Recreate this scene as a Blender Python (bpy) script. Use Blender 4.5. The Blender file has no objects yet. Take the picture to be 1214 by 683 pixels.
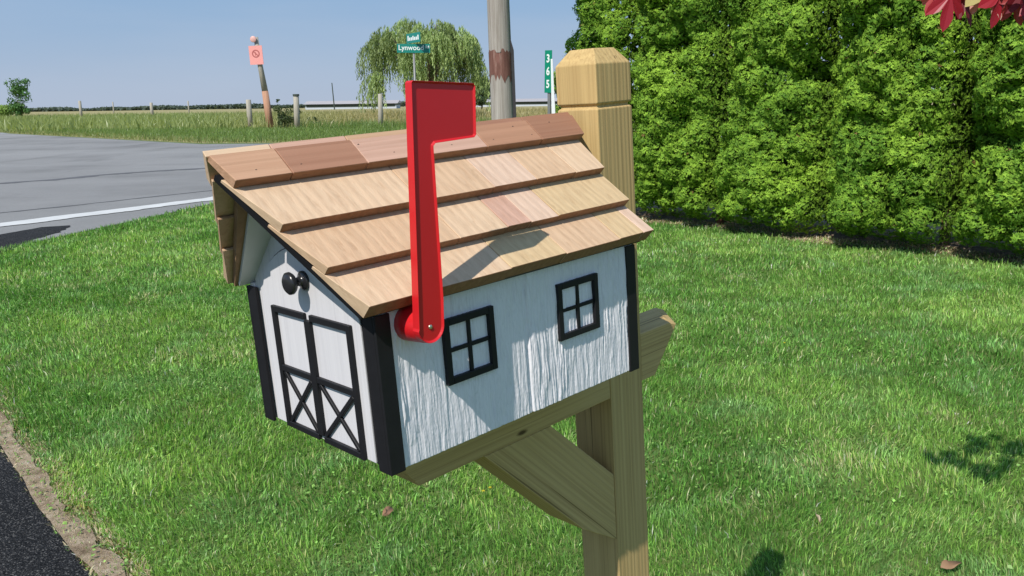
import bpy, bmesh, math, random
import numpy as np
from mathutils import Matrix, Vector
random.seed(7); RNG = np.random.default_rng(11)
scene = bpy.context.scene
C = scene.collection
R = math.radians

# ------------------------------------------------------------------ camera frame
F_PX = 1010.37
HC = 1.62
KS = HC / 1.5
C2W = np.array([[0.9999111229612073, 0.013332148306149403, 0.0],
                [-0.0028353636976760853, 0.21265227732570682, -0.9771238251423883],
                [-0.013027159750270318, 0.9770369812702758, 0.21267117891032494]])
B2W = np.array([[0.7228784890818503, -0.6885424101428292, -0.05793133398641313],
                [0.6888270857974679, 0.7246998100914068, -0.01809505803381209],
                [0.054442041608570774, -0.026824143754890298, 0.9981565655834297]])
ORG = np.array([-0.14887291, 0.96836763, 1.06035065 + HC - 1.5])
SUN = np.array([0.34359984, 0.58196712, -0.73705727])

def ray(px, py):
    return C2W @ np.array([px - 607.0, 341.5 - py, -F_PX])
def ground(px, py, h=0.0):
    d = ray(px, py); t = (h - HC) / d[2]
    return np.array([d[0] * t, d[1] * t, h])
def at(px, py, dist):                    # the point seen at a pixel, dist metres forward
    d = ray(px, py); t = dist / d[1]
    return np.array([d[0] * t, dist, HC + d[2] * t])
def box_world(P):
    return B2W @ np.array(P) + ORG

# ------------------------------------------------------------------ tagging
def tag(o, label=None, cat=None, group=None, kind=None):
    if label: o['label'] = label
    if cat: o['category'] = cat
    if group: o['group'] = group
    if kind: o['kind'] = kind
    return o
def empty(name, loc=(0, 0, 0), rot=None):
    o = bpy.data.objects.new(name, None); C.objects.link(o)
    if rot is not None:
        m = Matrix([list(r) for r in rot]).to_4x4(); m.translation = Vector([float(a) for a in loc]); o.matrix_world = m
    else:
        o.location = [float(a) for a in loc]
    o.empty_display_size = .1
    return o
def link(name, me, mat, parent=None, smooth=False):
    o = bpy.data.objects.new(name, me); C.objects.link(o)
    for m in (mat if isinstance(mat, (list, tuple)) else [mat]):
        me.materials.append(m)
    if parent: o.parent = parent
    if smooth:
        me.polygons.foreach_set('use_smooth', [True] * len(me.polygons))
    return o
def bevel(o, w=.0012, seg=2, ang=35):
    m = o.modifiers.new('bevel', 'BEVEL'); m.width = w; m.segments = seg
    m.limit_method = 'ANGLE'; m.angle_limit = R(ang)
    return o

# ------------------------------------------------------------------ mesh collector
class MB:
    def __init__(s): s.v = []; s.f = []; s.g = []; s.c = []; s.mi = []
    def add(s, V, F, grain=1, col=(1, 1, 1), off=None, mi=0):
        if off is None: off = (random.random() * 9, random.random() * 9, random.random() * 9)
        n = len(s.v)
        for p in V:
            s.v.append(tuple(float(a) for a in p))
            p = list(p)
            if isinstance(grain, int):
                q = [p[i] for i in range(3) if i != grain]; q.insert(1, p[grain])
            else:
                gd = np.array(grain[0]); ac = np.array(grain[1]); th = np.cross(gd, ac)
                q = [float(np.dot(p, ac)), float(np.dot(p, gd)), float(np.dot(p, th))]
            s.g.append((q[0] + off[0], q[1] + off[1], q[2] + off[2])); s.c.append(col)
        for q, f in enumerate(F): s.f.append(tuple(i + n for i in f)); s.mi.append(mi[q] if isinstance(mi, tuple) else mi)
    def box(s, a, b, **k):
        x0, y0, z0 = a; x1, y1, z1 = b
        V = [(x0, y0, z0), (x1, y0, z0), (x1, y1, z0), (x0, y1, z0), (x0, y0, z1), (x1, y0, z1), (x1, y1, z1), (x0, y1, z1)]
        s.add(V, HEX, **k)
    def hexa(s, V, **k): s.add(V, HEX, **k)
    def prism(s, pts, ax, lo, hi, **k):          # polygon pts in the two other axes, extruded along ax
        n = len(pts); V = []
        for h in (lo, hi):
            for i, (a, b) in enumerate(pts):
                hh = h(a, b) if callable(h) else h
                p = [a, b]; p.insert(ax, hh); V.append(p)
        F = [tuple(range(n - 1, -1, -1)), tuple(range(n, 2 * n))]
        for i in range(n): j = (i + 1) % n; F.append((i, j, n + j, n + i))
        s.add(V, F, **k)
    def tube(s, pts, rad, n=10, cap=True, **k):
        pts = [np.array(p, float) for p in pts]; V = []; F = []
        if not hasattr(rad, '__len__'): rad = [rad] * len(pts)
        for i, p in enumerate(pts):
            d = pts[min(i + 1, len(pts) - 1)] - pts[max(i - 1, 0)]; d /= np.linalg.norm(d)
            u = np.cross(d, (0, 0, 1) if abs(d[2]) < .9 else (1, 0, 0)); u /= np.linalg.norm(u); w = np.cross(d, u)
            for j in range(n):
                a = 2 * math.pi * j / n
                V.append(p + rad[i] * (math.cos(a) * u + math.sin(a) * w))
        for i in range(len(pts) - 1):
            for j in range(n):
                a = i * n + j; b = i * n + (j + 1) % n
                F.append((a, b, b + n, a + n))
        if cap:
            F.append(tuple(range(n - 1, -1, -1))); F.append(tuple(range((len(pts) - 1) * n, len(pts) * n)))
        s.add(V, F, **k)
    def build(s, name, mat, parent=None, smooth=False):
        me = bpy.data.meshes.new(name); me.from_pydata(s.v, [], s.f); me.update()
        bm = bmesh.new(); bm.from_mesh(me); bmesh.ops.recalc_face_normals(bm, faces=bm.faces); bm.to_mesh(me); bm.free()
        a = me.attributes.new('g', 'FLOAT_VECTOR', 'POINT'); a.data.foreach_set('vector', np.array(s.g, 'f').ravel())
        a = me.attributes.new('col', 'FLOAT_COLOR', 'POINT')
        a.data.foreach_set('color', np.array([(c[0], c[1], c[2], 1) for c in s.c], 'f').ravel())
        me.polygons.foreach_set('material_index', s.mi)
        return link(name, me, mat, parent, smooth)
HEX = [(0, 3, 2, 1), (4, 5, 6, 7), (0, 1, 5, 4), (1, 2, 6, 5), (2, 3, 7, 6), (3, 0, 4, 7)]

def np_mesh(name, V, F, k, mat, col=None, parent=None, smooth=False):
    """V (n,3); F (m,k) index array of one polygon size"""
    me = bpy.data.meshes.new(name)
    me.vertices.add(len(V)); me.vertices.foreach_set('co', V.astype('f').ravel())
    me.loops.add(F.size); me.loops.foreach_set('vertex_index', F.astype('i').ravel())
    me.polygons.add(len(F)); me.polygons.foreach_set('loop_start', np.arange(0, F.size, k, dtype='i'))
    me.update(calc_edges=True); me.validate()
    if col is not None:
        a = me.attributes.new('col', 'FLOAT_COLOR', 'POINT')
        a.data.foreach_set('color', np.concatenate([col, np.ones((len(col), 1))], 1).astype('f').ravel())
    return link(name, me, mat, parent, smooth)

def vnoise(x, y, seed=0):                    # smooth value noise, numpy
    x = np.asarray(x, float); y = np.asarray(y, float)
    xi = np.floor(x).astype(np.int64); yi = np.floor(y).astype(np.int64)
    fx = x - xi; fy = y - yi; fx = fx * fx * (3 - 2 * fx); fy = fy * fy * (3 - 2 * fy)
    def h(a, b):
        n = (a * 374761393 + b * 668265263 + seed * 974634777) & 0xffffffff
        n = ((n ^ (n >> 13)) * 1274126177) & 0xffffffff
        return ((n ^ (n >> 16)) & 0xffff) / 65535.0
    return (h(xi, yi) * (1 - fx) + h(xi + 1, yi) * fx) * (1 - fy) + (h(xi, yi + 1) * (1 - fx) + h(xi + 1, yi + 1) * fx) * fy
def fbm(x, y, seed=0, o=4):
    s = 0; a = .5
    for i in range(o): s = s + a * vnoise(x * 2 ** i, y * 2 ** i, seed + i * 17); a *= .5
    return s
def inside(P, poly):
    x, y = P[:, 0], P[:, 1]; r = np.zeros(len(P), bool); n = len(poly)
    for i in range(n):
        x0, y0 = poly[i][:2]; x1, y1 = poly[(i + 1) % n][:2]
        c = ((y0 > y) != (y1 > y))
        xx = (x1 - x0) * (y - y0) / ((y1 - y0) if y1 != y0 else 1e-9) + x0
        r ^= c & (x < xx)
    return r
def dist_line(P, line):
    d = np.full(len(P), 1e9)
    for i in range(len(line) - 1):
        a = np.array(line[i][:2], float); b = np.array(line[i + 1][:2], float); ab = b - a
        t = np.clip(((P - a) @ ab) / (ab @ ab), 0, 1)
        d = np.minimum(d, np.linalg.norm(P - (a + t[:, None] * ab), axis=1))
    return d

# ------------------------------------------------------------------ materials
class NT:
    def __init__(s, name):
        s.m = bpy.data.materials.new(name); s.m.use_nodes = True; s.t = s.m.node_tree
        s.b = s.t.nodes['Principled BSDF']; s.out = s.t.nodes['Material Output']
    def n(s, typ, ins={}, **props):
        nd = s.t.nodes.new(typ)
        for k, v in props.items(): setattr(nd, k, v)
        for k, v in ins.items():
            if hasattr(v, 'is_output'): s.t.links.new(v, nd.inputs[k])
            else: nd.inputs[k].default_value = v
        return nd
    def set(s, **k):
        for a, v in k.items():
            i = s.b.inputs[a.replace('_', ' ')]
            if hasattr(v, 'is_output'): s.t.links.new(v, i)
            else: i.default_value = v
    def ramp(s, fac, stops):
        r = s.n('ShaderNodeValToRGB', {0: fac}); e = r.color_ramp.elements
        while len(e) < len(stops): e.new(.5)
        for el, (p, c) in zip(e, stops): el.position = p; el.color = (*c, 1) if len(c) == 3 else c
        return r.outputs[0]
    def noise(s, vec, scale, detail=4, rough=.6, dist=0):
        return s.n('ShaderNodeTexNoise', {'Vector': vec, 'Scale': scale, 'Detail': detail, 'Roughness': rough, 'Distortion': dist}).outputs[0]
    def mapv(s, vec, scale=(1, 1, 1), loc=(0, 0, 0), rot=(0, 0, 0)):
        return s.n('ShaderNodeMapping', {'Vector': vec, 'Scale': scale, 'Location': loc, 'Rotation': rot}).outputs[0]
    def attr(s, name): return s.n('ShaderNodeAttribute', attribute_name=name).outputs
    def mix(s, a, b, f, blend='MIX'):
        nd = s.t.nodes.new('ShaderNodeMix'); nd.data_type = 'RGBA'; nd.blend_type = blend
        for i, v in ((0, f), (6, a), (7, b)):
            if hasattr(v, 'is_output'): s.t.links.new(v, nd.inputs[i])
            else: nd.inputs[i].default_value = v if i == 0 else ((*v, 1) if len(v) == 3 else v)
        return nd.outputs[2]
    def math(s, op, a, b=0.0):
        nd = s.n('ShaderNodeMath', {0: a, 1: b}, operation=op); return nd.outputs[0]
    def bump(s, h, strength=.5, dist=.001, normal=None):
        ins = {'Height': h, 'Strength': strength, 'Distance': dist}
        if normal is not None: ins['Normal'] = normal
        return s.n('ShaderNodeBump', ins).outputs[0]
    def obj(s): return s.n('ShaderNodeTexCoord').outputs['Object']

def simple(name, col, rough=.6, spec=.3, metal=0, var=.12, vs=20, bs=60, bd=.0005, bstr=.4):
    m = NT(name); o = m.obj()
    nz = m.noise(o, vs)
    c = m.mix(tuple(x * (1 - var) for x in col), tuple(min(1, x * (1 + var)) for x in col), nz)
    m.set(Base_Color=c, Roughness=rough, Specular_IOR_Level=spec, Metallic=metal, Normal=m.bump(m.noise(o, bs), bstr, bd))
    return m.m

def wood(name, c0, c1, c2, across=110, along=5, use_col=False, rough=.75, bd=.0006, knots=False, bstr=.7):
    m = NT(name); g = m.attr('g')['Vector']
    w = m.mapv(g, (across, along, across))
    broad = m.noise(m.mapv(g, (across * .22, along * .35, across * .22)), 1.0, 3, .5, .6)
    fine = m.noise(w, 1.0, 5, .65, .35)
    band = m.n('ShaderNodeTexWave', {'Vector': m.mapv(g, (across * .09, along * .12, across * .09)), 'Scale': 1.6, 'Distortion': 5.5, 'Detail': 3, 'Detail Scale': 1.2}, wave_type='BANDS', bands_direction='X').outputs[1]
    c = m.ramp(fine, [(.28, c2), (.5, c0), (.75, c1)])
    c = m.mix(c, m.mix(c2, c0, .45), m.math('MULTIPLY', band, .5))
    c = m.mix(c, c1, m.math('MULTIPLY', broad, .5))
    if knots:
        vo = m.n('ShaderNodeTexVoronoi', {'Vector': m.mapv(g, (14, 5, 14)), 'Scale': 1.0}).outputs[0]
        k = m.ramp(vo, [(.035, (1, 1, 1)), (.075, (0, 0, 0))])
        c = m.mix(c, tuple(x * .4 for x in c2), k)
        ck = m.ramp(m.noise(m.mapv(g, (across * .55, along * .55, across * .55), (3, 5, 1)), 1.0, 2, .5, .2), [(.30, (1, 1, 1)), (.335, (0, 0, 0))])
        c = m.mix(c, tuple(x * .45 for x in c2), m.math('MULTIPLY', ck, .75))
    if use_col: c = m.mix(c, m.attr('col')['Color'], 1.0, 'MULTIPLY')
    m.set(Base_Color=c, Roughness=rough, Specular_IOR_Level=.25,
          Normal=m.bump(m.math('ADD', fine, m.math('MULTIPLY', band, .5)), bstr, bd))
    return m.m

M = {}
M['post'] = wood('treated_pine', (.52, .355, .150), (.60, .44, .200), (.26, .155, .062), across=210, along=1.8, knots=True, bstr=.9)
M['cedar'] = wood('cedar_shingle', (.90, .89, .88), (1, 1, 1), (.64, .57, .52), across=140, along=2.0, use_col=True, rough=.7, bd=.0009)
M['endgrain'] = wood('cedar_end_grain', (.30, .15, .085), (.38, .20, .12), (.17, .08, .045), across=160, along=60, bd=.0006)
M['white'] = simple('white_paint', (.62, .62, .62), .55, .3, var=.05, vs=30, bs=150, bd=.0004, bstr=.5)
M['black'] = simple('black_paint', (.013, .013, .015), .5, .22, var=.3, vs=60, bs=220, bd=.0003, bstr=.4)
M['white_wood'] = wood('white_painted_wood', (.64, .625, .65), (.67, .66, .68), (.50, .49, .52), across=150, along=3.5, bd=.0007, rough=.6)
M['knob'] = simple('black_lacquer', (.02, .02, .023), .25, .5, var=.1, bs=40, bd=.0001, bstr=.1)
M['red'] = simple('red_plastic', (.58, .013, .018), .33, .45, var=.06, vs=15, bs=300, bd=.00012, bstr=.3)
M['steel'] = simple('zinc_screw', (.62, .63, .5), .3, .5, metal=.9, bs=300, bd=.0003)
M['nail'] = simple('rusty_nail', (.07, .05, .04), .6)

def siding():
    m = NT('rough_sawn_paint'); o = m.obj()
    v = m.mapv(o, (260, 260, 38)); fine = m.noise(v, 1.0, 6, .7, .8)
    big = m.noise(m.mapv(o, (60, 60, 9)), 1.0, 4, .6, 1.0)
    c = m.ramp(fine, [(.25, (.65, .63, .67)), (.5, (.79, .765, .80)), (.8, (.84, .82, .85))])
    vo = m.n('ShaderNodeTexVoronoi', {'Vector': m.mapv(o, (190, 190, 30)), 'Scale': 1.0}, feature='DISTANCE_TO_EDGE').outputs[0]
    ck = m.ramp(vo, [(.0, (1, 1, 1)), (.05, (0, 0, 0))])
    ck = m.mix((0, 0, 0), ck, m.ramp(big, [(.55, (0, 0, 0)), (.68, (1, 1, 1))]))
    c = m.mix(c, (.5, .5, .5), m.math('MULTIPLY', ck, .45))
    m.set(Base_Color=c, Roughness=.6, Specular_IOR_Level=.25, Normal=m.bump(m.math('ADD', fine, big), .7, .0009))
    return m.m
M['siding'] = siding()

def asphalt(name, c, var, sp, far=False):
    m = NT(name); o = m.obj()
    a = m.noise(o, .35 if far else 3, 4, .6); f = m.noise(o, 220, 3, .7); v = m.n('ShaderNodeTexVoronoi', {'Vector': o, 'Scale': 130.0}).outputs[0]
    col = m.ramp(f, [(.3, tuple(x * (1 - var) for x in c)), (.55, c), (.72, tuple(min(1, x * (1 + sp)) for x in c))])
    col = m.mix(col, tuple(x * .72 for x in c), m.ramp(a, [(.45, (0, 0, 0)), (.7, (.8, .8, .8))]))
    if far:
        st = m.noise(m.mapv(o, (.35, .06, 1), rot=(0, 0, R(-28))), 1.6, 4, .55, .4)
        col = m.mix(col, tuple(x * .62 for x in c), m.ramp(st, [(.56, (0, 0, 0)), (.66, (.75, .75, .75))]))
        st2 = m.noise(m.mapv(o, (.12, .5, 1), rot=(0, 0, R(-10))), .5, 3, .5, .3)
        col = m.mix(col, tuple(min(1, x * 1.18) for x in c), m.ramp(st2, [(.45, (0, 0, 0)), (.7, (.7, .7, .7))]))
    if not far:
        vc = m.n('ShaderNodeTexVoronoi', {'Vector': o, 'Scale': 210.0}); cv = m.n('ShaderNodeSeparateColor', {0: vc.outputs[1]}).outputs[0]
        col = m.mix(col, (.16, .155, .15), m.math('MULTIPLY', m.ramp(cv, [(.80, (0, 0, 0)), (.95, (1, 1, 1))]), .8))
        col = m.mix(col, (.008, .008, .009), m.ramp(cv, [(.18, (1, 1, 1)), (.3, (0, 0, 0))]))
    m.set(Base_Color=col, Roughness=.9, Specular_IOR_Level=.15, Normal=m.bump(m.math('ADD', v, f), 1.0, .008 if not far else .004))
    return m.m
M['road'] = asphalt('worn_asphalt', (.255, .252, .25), .2, .25, True)
M['drive'] = asphalt('fresh_asphalt', (.025, .025, .027), .35, 1.2)
M['line'] = simple('road_paint', (.56, .56, .55), .7, .2, var=.18, vs=3, bs=90, bd=.002)

def ground_mat(name, stops, scale, bd=.01, spots=None):
    m = NT(name); o = m.obj()
    n1 = m.noise(o, scale, 6, .65); n2 = m.noise(o, scale * 14, 4, .7)
    c = m.ramp(m.math('ADD', m.math('MULTIPLY', n1, .6), m.math('MULTIPLY', n2, .4)), stops)
    m.set(Base_Color=c, Roughness=.95, Specular_IOR_Level=.1, Normal=m.bump(n2, .8, bd))
    return m.m
M['soil'] = ground_mat('lawn_soil', [(.3, (.06, .09, .028)), (.5, (.10, .15, .04)), (.7, (.17, .19, .07))], 4)
M['dirt'] = ground_mat('dry_dirt', [(.34, (.13, .09, .055)), (.46, (.34, .25, .17)), (.56, (.52, .41, .29)), (.66, (.68, .58, .44))], 14, .02)
M['field'] = ground_mat('field_soil', [(.3, (.20, .21, .09)), (.5, (.32, .28, .14)), (.7, (.38, .31, .17))], .12, .1)

def leafmat(name, trans=.35, rough=.5, spec=.3, tcol=(1.25, 1.25, .6)):
    m = NT(name); c = m.attr('col')['Color']
    m.set(Base_Color=c, Roughness=rough, Specular_IOR_Level=spec)
    tr = m.n('ShaderNodeBsdfTranslucent', {'Color': m.mix(c, (*tcol, 1), 1.0, 'MULTIPLY')})
    mx = m.n('ShaderNodeMixShader', {0: trans, 1: m.b.outputs[0], 2: tr.outputs[0]})
    m.t.links.new(mx.outputs[0], m.out.inputs[0])
    return m.m
M['blade'] = leafmat('grass_blade', .42, .4, .45)
M['leaf'] = leafmat('leaf', .3, .6, .2)
M['hedgeleaf'] = leafmat('hedge_leaf', .12, .6, .12)
M['redleaf'] = leafmat('red_leaf', .3, .4, .4, (1.3, .7, .6))
M['bark'] = wood('grey_bark', (.17, .14, .11), (.26, .22, .18), (.08, .065, .05), across=30, along=3, bd=.01)
M['oldpost'] = wood('weathered_post', (.36, .33, .27), (.48, .45, .38), (.20, .18, .15), across=20, along=1.2, bd=.006)
M['redpost'] = wood('rusty_post', (.42, .22, .14), (.5, .30, .2), (.25, .12, .07), across=20, along=1.2, bd=.006)

# ================================================================== SKY, SUN, CAMERA
w = bpy.data.worlds.new('World'); scene.world = w; w.use_nodes = True; t = w.node_tree
bg = t.nodes['Background']; sky = t.nodes.new('ShaderNodeTexSky'); sky.sky_type = 'NISHITA'; sky.sun_disc = False
sky.sun_elevation = R(47.5); sky.sun_rotation = R(210.6); sky.air_density = 1.0; sky.dust_density = 0.7; sky.ozone_density = 3.0
tc = t.nodes.new('ShaderNodeTexCoord'); mp = t.nodes.new('ShaderNodeMapping'); mp.inputs['Scale'].default_value = (1.2, 1.2, 9)
nz = t.nodes.new('ShaderNodeTexNoise'); nz.inputs['Scale'].default_value = 2.2; nz.inputs['Detail'].default_value = 5
rp = t.nodes.new('ShaderNodeValToRGB'); rp.color_ramp.elements[0].position = .42; rp.color_ramp.elements[0].color = (0, 0, 0, 1)
rp.color_ramp.elements[1].position = .75; rp.color_ramp.elements[1].color = (.30, .30, .30, 1)
mx = t.nodes.new('ShaderNodeMix'); mx.data_type = 'RGBA'; mx.inputs[7].default_value = (3.5, 4.1, 5.1, 1)
t.links.new(tc.outputs['Generated'], mp.inputs[0]); t.links.new(mp.outputs[0], nz.inputs[0]); t.links.new(nz.outputs[0], rp.inputs[0])
sx_ = t.nodes.new('ShaderNodeSeparateXYZ'); t.links.new(tc.outputs['Generated'], sx_.inputs[0])
hr = t.nodes.new('ShaderNodeValToRGB'); e_ = hr.color_ramp.elements
e_[0].position = 0.0; e_[0].color = (3.15, 3.75, 4.85, 1); e_[1].position = .16; e_[1].color = (1.55, 2.95, 4.8, 1)
t.links.new(sx_.outputs[2], hr.inputs[0])
fr = t.nodes.new('ShaderNodeValToRGB'); fr.color_ramp.elements[0].position = .1; fr.color_ramp.elements[0].color = (.93, .93, .93, 1)
fr.color_ramp.elements[1].position = .6; fr.color_ramp.elements[1].color = (.65, .65, .65, 1); t.links.new(sx_.outputs[2], fr.inputs[0])
m0 = t.nodes.new('ShaderNodeMix'); m0.data_type = 'RGBA'; t.links.new(fr.outputs[0], m0.inputs[0]); t.links.new(sky.outputs[0], m0.inputs[6]); t.links.new(hr.outputs[0], m0.inputs[7])
t.links.new(rp.outputs[0], mx.inputs[0]); t.links.new(m0.outputs[2], mx.inputs[6]); t.links.new(mx.outputs[2], bg.inputs[0])
bg.inputs[1].default_value = .135

sd = bpy.data.lights.new('sun', 'SUN'); sd.energy = 5.0; sd.angle = R(.5); sd.color = (1, .95, .87)
so = bpy.data.objects.new('sun', sd); C.objects.link(so)
so.rotation_euler = Vector(SUN.tolist()).to_track_quat('-Z', 'Y').to_euler(); so.location = (-3, -5, 8)
cd = bpy.data.cameras.new('camera'); cam = bpy.data.objects.new('camera', cd); C.objects.link(cam)
cd.sensor_width = 36; cd.lens = 36 * F_PX / 1214; cd.clip_start = .05; cd.clip_end = 6000
mw = Matrix(C2W.tolist()).to_4x4(); mw.translation = Vector((0, 0, HC)); cam.matrix_world = mw
scene.camera = cam
scene.view_settings.view_transform = 'Standard'; scene.view_settings.look = 'None'
scene.view_settings.exposure = 0; scene.view_settings.gamma = 1
scene.cycles.max_bounces = 6; scene.cycles.use_denoising = True
scene.cycles.caustics_reflective = False; scene.cycles.caustics_refractive = False

# ================================================================== MAILBOX
W, D = .308, .475
box = empty('mailbox', ORG, B2W)
tag(box, 'white barn shaped wooden mailbox with cedar shingle roof and raised red flag', 'mailbox')
TH = math.atan(.995); ct, st_ = math.cos(TH), math.sin(TH)
EY, EZ = -.0224, .2117
def SL(s, n, x, side=0):                 # a point of a roof slope: s up the slope, n off it; side 1 = far slope
    y = EY + s * ct - n * st_; z = EZ + s * st_ + n * ct
    return (x, y if side == 0 else W - y, z)
SR = (W / 2 - EY) / ct
def xf(s, d=0): return -.0255 - .318 * s + d
def xb(s, d=0): return .4935 + .16 * max(0, s - .12) + d

def relief_panel(name, x0, x1, z0, z1, y, parent):
    nx, nz_ = 560, 240
    X, Z = np.meshgrid(np.linspace(x0, x1, nx), np.linspace(z0, z1, nz_))
    wx = X + .0014 * (fbm(X * 60, Z * 22, 5) - .5)
    r1 = 1 - np.abs(2 * fbm(wx * 250, Z * 10, 1, 3) - 1) * 1.2
    r2 = 1 - np.abs(2 * fbm(wx * 620, Z * 26, 9, 3) - 1)
    mask = np.clip((fbm(X * 14, Z * 7, 33) - .30) * 3.2, .45, 1)
    fl_ = np.clip((fbm(X * 210 + 1.5 * fbm(Z * 40, X * 30, 8), Z * 14, 41, 3) - .42) * 9, 0, 1)
    h = (.0017 * np.clip(r1, 0, 1) ** 2 + .0010 * r2 + .0012 * fl_) * mask + .0005 * fbm(X * 900, Z * 300, 4, 2)
    for gx, gw, gd in ((.2432, .0022, .0034), (.2385, .0012, .0014)):
        h -= gd * np.exp(-((X + .0008 * (fbm(Z * 30, X * 0, 3) - .5) - gx) / gw) ** 2)
    ph = np.clip((fbm(X * 70, Z * 16, 71, 3) - .60) * 12, 0, 1); h -= .0007 * ph       # flaked paint
    Y = y - h
    V = np.stack([X, Y, Z], -1).reshape(-1, 3)
    i = np.arange(nz_ - 1)[:, None] * nx + np.arange(nx - 1)[None]; i = i.ravel()
    F = np.stack([i, i + 1, i + 1 + nx, i + nx], 1)
    n0 = len(V)                              # border skirt and back
    rim = np.concatenate([np.arange(nx), nx * np.arange(1, nz_) + nx - 1, (nz_ - 1) * nx + np.arange(nx - 2, -1, -1), nx * np.arange(nz_ - 2, 0, -1)])
    Bk = V[rim].copy(); Bk[:, 1] = y + .0105
    k = np.arange(len(rim)); k2 = (k + 1) % len(rim)
    S = np.stack([rim[k], n0 + k, n0 + k2, rim[k2]], 1)
    return np_mesh(name, np.concatenate([V, Bk]), np.concatenate([F, S]), 4, M['siding'], None, parent, True)

relief_panel('side_panel', .0, D, 0.0, .2035, 0, box)
m = MB(); m.box((0, W - .011, 0), (D, W, .2035), grain=2); m.build('side_panel', M['siding'], box)
# front gable wall and back wall (pentagons) just inside the side panels
def under(y, n=-.0245):
    y = min(y, W - y); return EZ + (y - EY) * math.tan(TH) + n / ct
for nm, x0, x1, ins in (('gable_panel', .003, .012, .0112), ('back_panel', D - .012, D - .001, .0112)):
    m = MB(); m.prism([(ins, .001), (W - ins, .001), (W - ins, under(ins)), (W / 2, under(W / 2)), (ins, under(ins))], 0, x0, x1, grain=2)
    m.build(nm, M['white_wood'], box)
m = MB(); m.box((.013, .012, .0005), (D - .013, W - .012, .012), grain=0); m.build('floor_board', M['white'], box)

# round-topped door set in the gable
yc = W / 2
def arch(r, zc, n=20):
    return [(yc + r * math.cos(math.pi * k / n), zc + .78 * r * math.sin(math.pi * k / n)) for k in range(n + 1)]
AR, AZ = .1215, .172
prof = [(yc + AR, .0035)] + arch(AR, AZ) + [(yc - AR, .0035)]
dm = MB(); dm.prism(prof, 0, -.001, .0026, grain=2)
door = bevel(dm.build('door', M['white_wood'], box), .0009)
# dark gap round the door
gm = MB(); outp = [(yc + AR + .0018, .0015)] + arch(AR + .0018, AZ) + [(yc - AR - .0018, .0015)]
n = len(prof)
V = [(.0012, a, b) for a, b in prof] + [(.0012, a, b) for a, b in outp] + [(.0029, a, b) for a, b in prof] + [(.0029, a, b) for a, b in outp]
F = []
for i in range(n - 1): F += [(i, i + 1, n + i + 1, n + i), (2 * n + i, 3 * n + i, 3 * n + i + 1, 2 * n + i + 1), (i, 2 * n + i, 2 * n + i + 1, i + 1), (n + i, n + i + 1, 3 * n + i + 1, 3 * n + i)]
gm.add(V, F); gm.build('door_gap', M['black'], door)
# barn door battens
bb = MB()
def strip(b, a, c, wd, x0, x1, ext=0):      # a flat batten between two (y,z) points on the front
    a = np.array(a, float); c = np.array(c, float); d = c - a; L = np.linalg.norm(d); d /= L; nrm = np.array([-d[1], d[0]]) * wd / 2
    a = a - d * ext; c = c + d * ext
    q = [a - nrm, c - nrm, c + nrm, a + nrm]
    b.prism([tuple(p) for p in q], 0, x0, x1, grain=2)
DL, DR_, DT, DM, DB = .2435, .0500, .1800, .0915, .0035
bw = .0085
for y in (DL - bw / 2, DR_ + bw / 2): strip(bb, (y, DB), (y, DT), bw, -.0065, -.0012)
strip(bb, (yc - .003, DB + bw), (yc - .003, DT - bw), .0135, -.0068, -.0012)
for z in (DT - bw / 2, DM, DB + bw / 2):
    strip(bb, (DR_ + bw, z), (yc - .0098, z), bw, -.0063, -.0012); strip(bb, (yc + .0038, z), (DL - bw, z), bw, -.0063, -.0012)
zz0, zz1 = DB + bw, DM - bw / 2
for (a, b_) in ((DR_ + bw, yc - .0098), (yc + .0038, DL - bw)):
    strip(bb, (a + .003, zz0 + .001), (b_ - .003, zz1 - .001), .0062, -.0052, -.0012)
    strip(bb, (a + .003, zz1 - .001), (b_ - .003, zz0 + .001), .0062, -.0057, -.0013)
o = bb.build('barn_door_battens', M['black'], door); bevel(o, .0007, 1)
# knob
def lathe_x(prof, c, n=28, name='knob', mat=None, parent=None, ax=0):
    m_ = MB(); V = []; F = []
    for (h, r) in prof:
        for j in range(n):
            a = 2 * math.pi * j / n; p = [r * math.cos(a), r * math.sin(a)]; p.insert(ax, h)
            V.append((p[0] + c[0], p[1] + c[1], p[2] + c[2]))
    for i in range(len(prof) - 1):
        for j in range(n): a = i * n + j; b_ = i * n + (j + 1) % n; F.append((a, b_, b_ + n, a + n))
    F.append(tuple(range(n))); F.append(tuple(range((len(prof) - 1) * n, len(prof) * n)))
    m_.add(V, F); return m_.build(name, mat, parent, True)
lathe_x([(-.0012, .0125), (-.004, .0128), (-.0055, .0105), (-.007, .0065), (-.013, .0055), (-.0155, .008), (-.018, .0125), (-.021, .0148), (-.0245, .0145), (-.027, .0115), (-.028, .006), (-.0282, .001)],
        (0, .1511, .2246), mat=M['knob'], parent=door)
# corner trims
def trim(x, y, sx, sy, h):
    m_ = MB(); a, b_ = .0215, .0175; th = .0045
    xs = sorted((x - sx * th, x + sx * b_)); ys = sorted((y - sy * th, y + sy * 0))
    m_.box((xs[0], ys[0], -.002), (xs[1], ys[1], h), grain=2)
    xs = sorted((x - sx * th, x)); ys = sorted((y + sy * .0002, y + sy * a))
    m_.box((xs[0], ys[0], -.002), (xs[1], ys[1], h - .0003), grain=2)
    bevel(m_.build('corner_trim', M['black'], box), .0008)
trim(0, 0, 1, 1, .199); trim(0, W, 1, -1, .199); trim(D, 0, -1, 1, .199); trim(D, W, -1, -1, .199)
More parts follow.
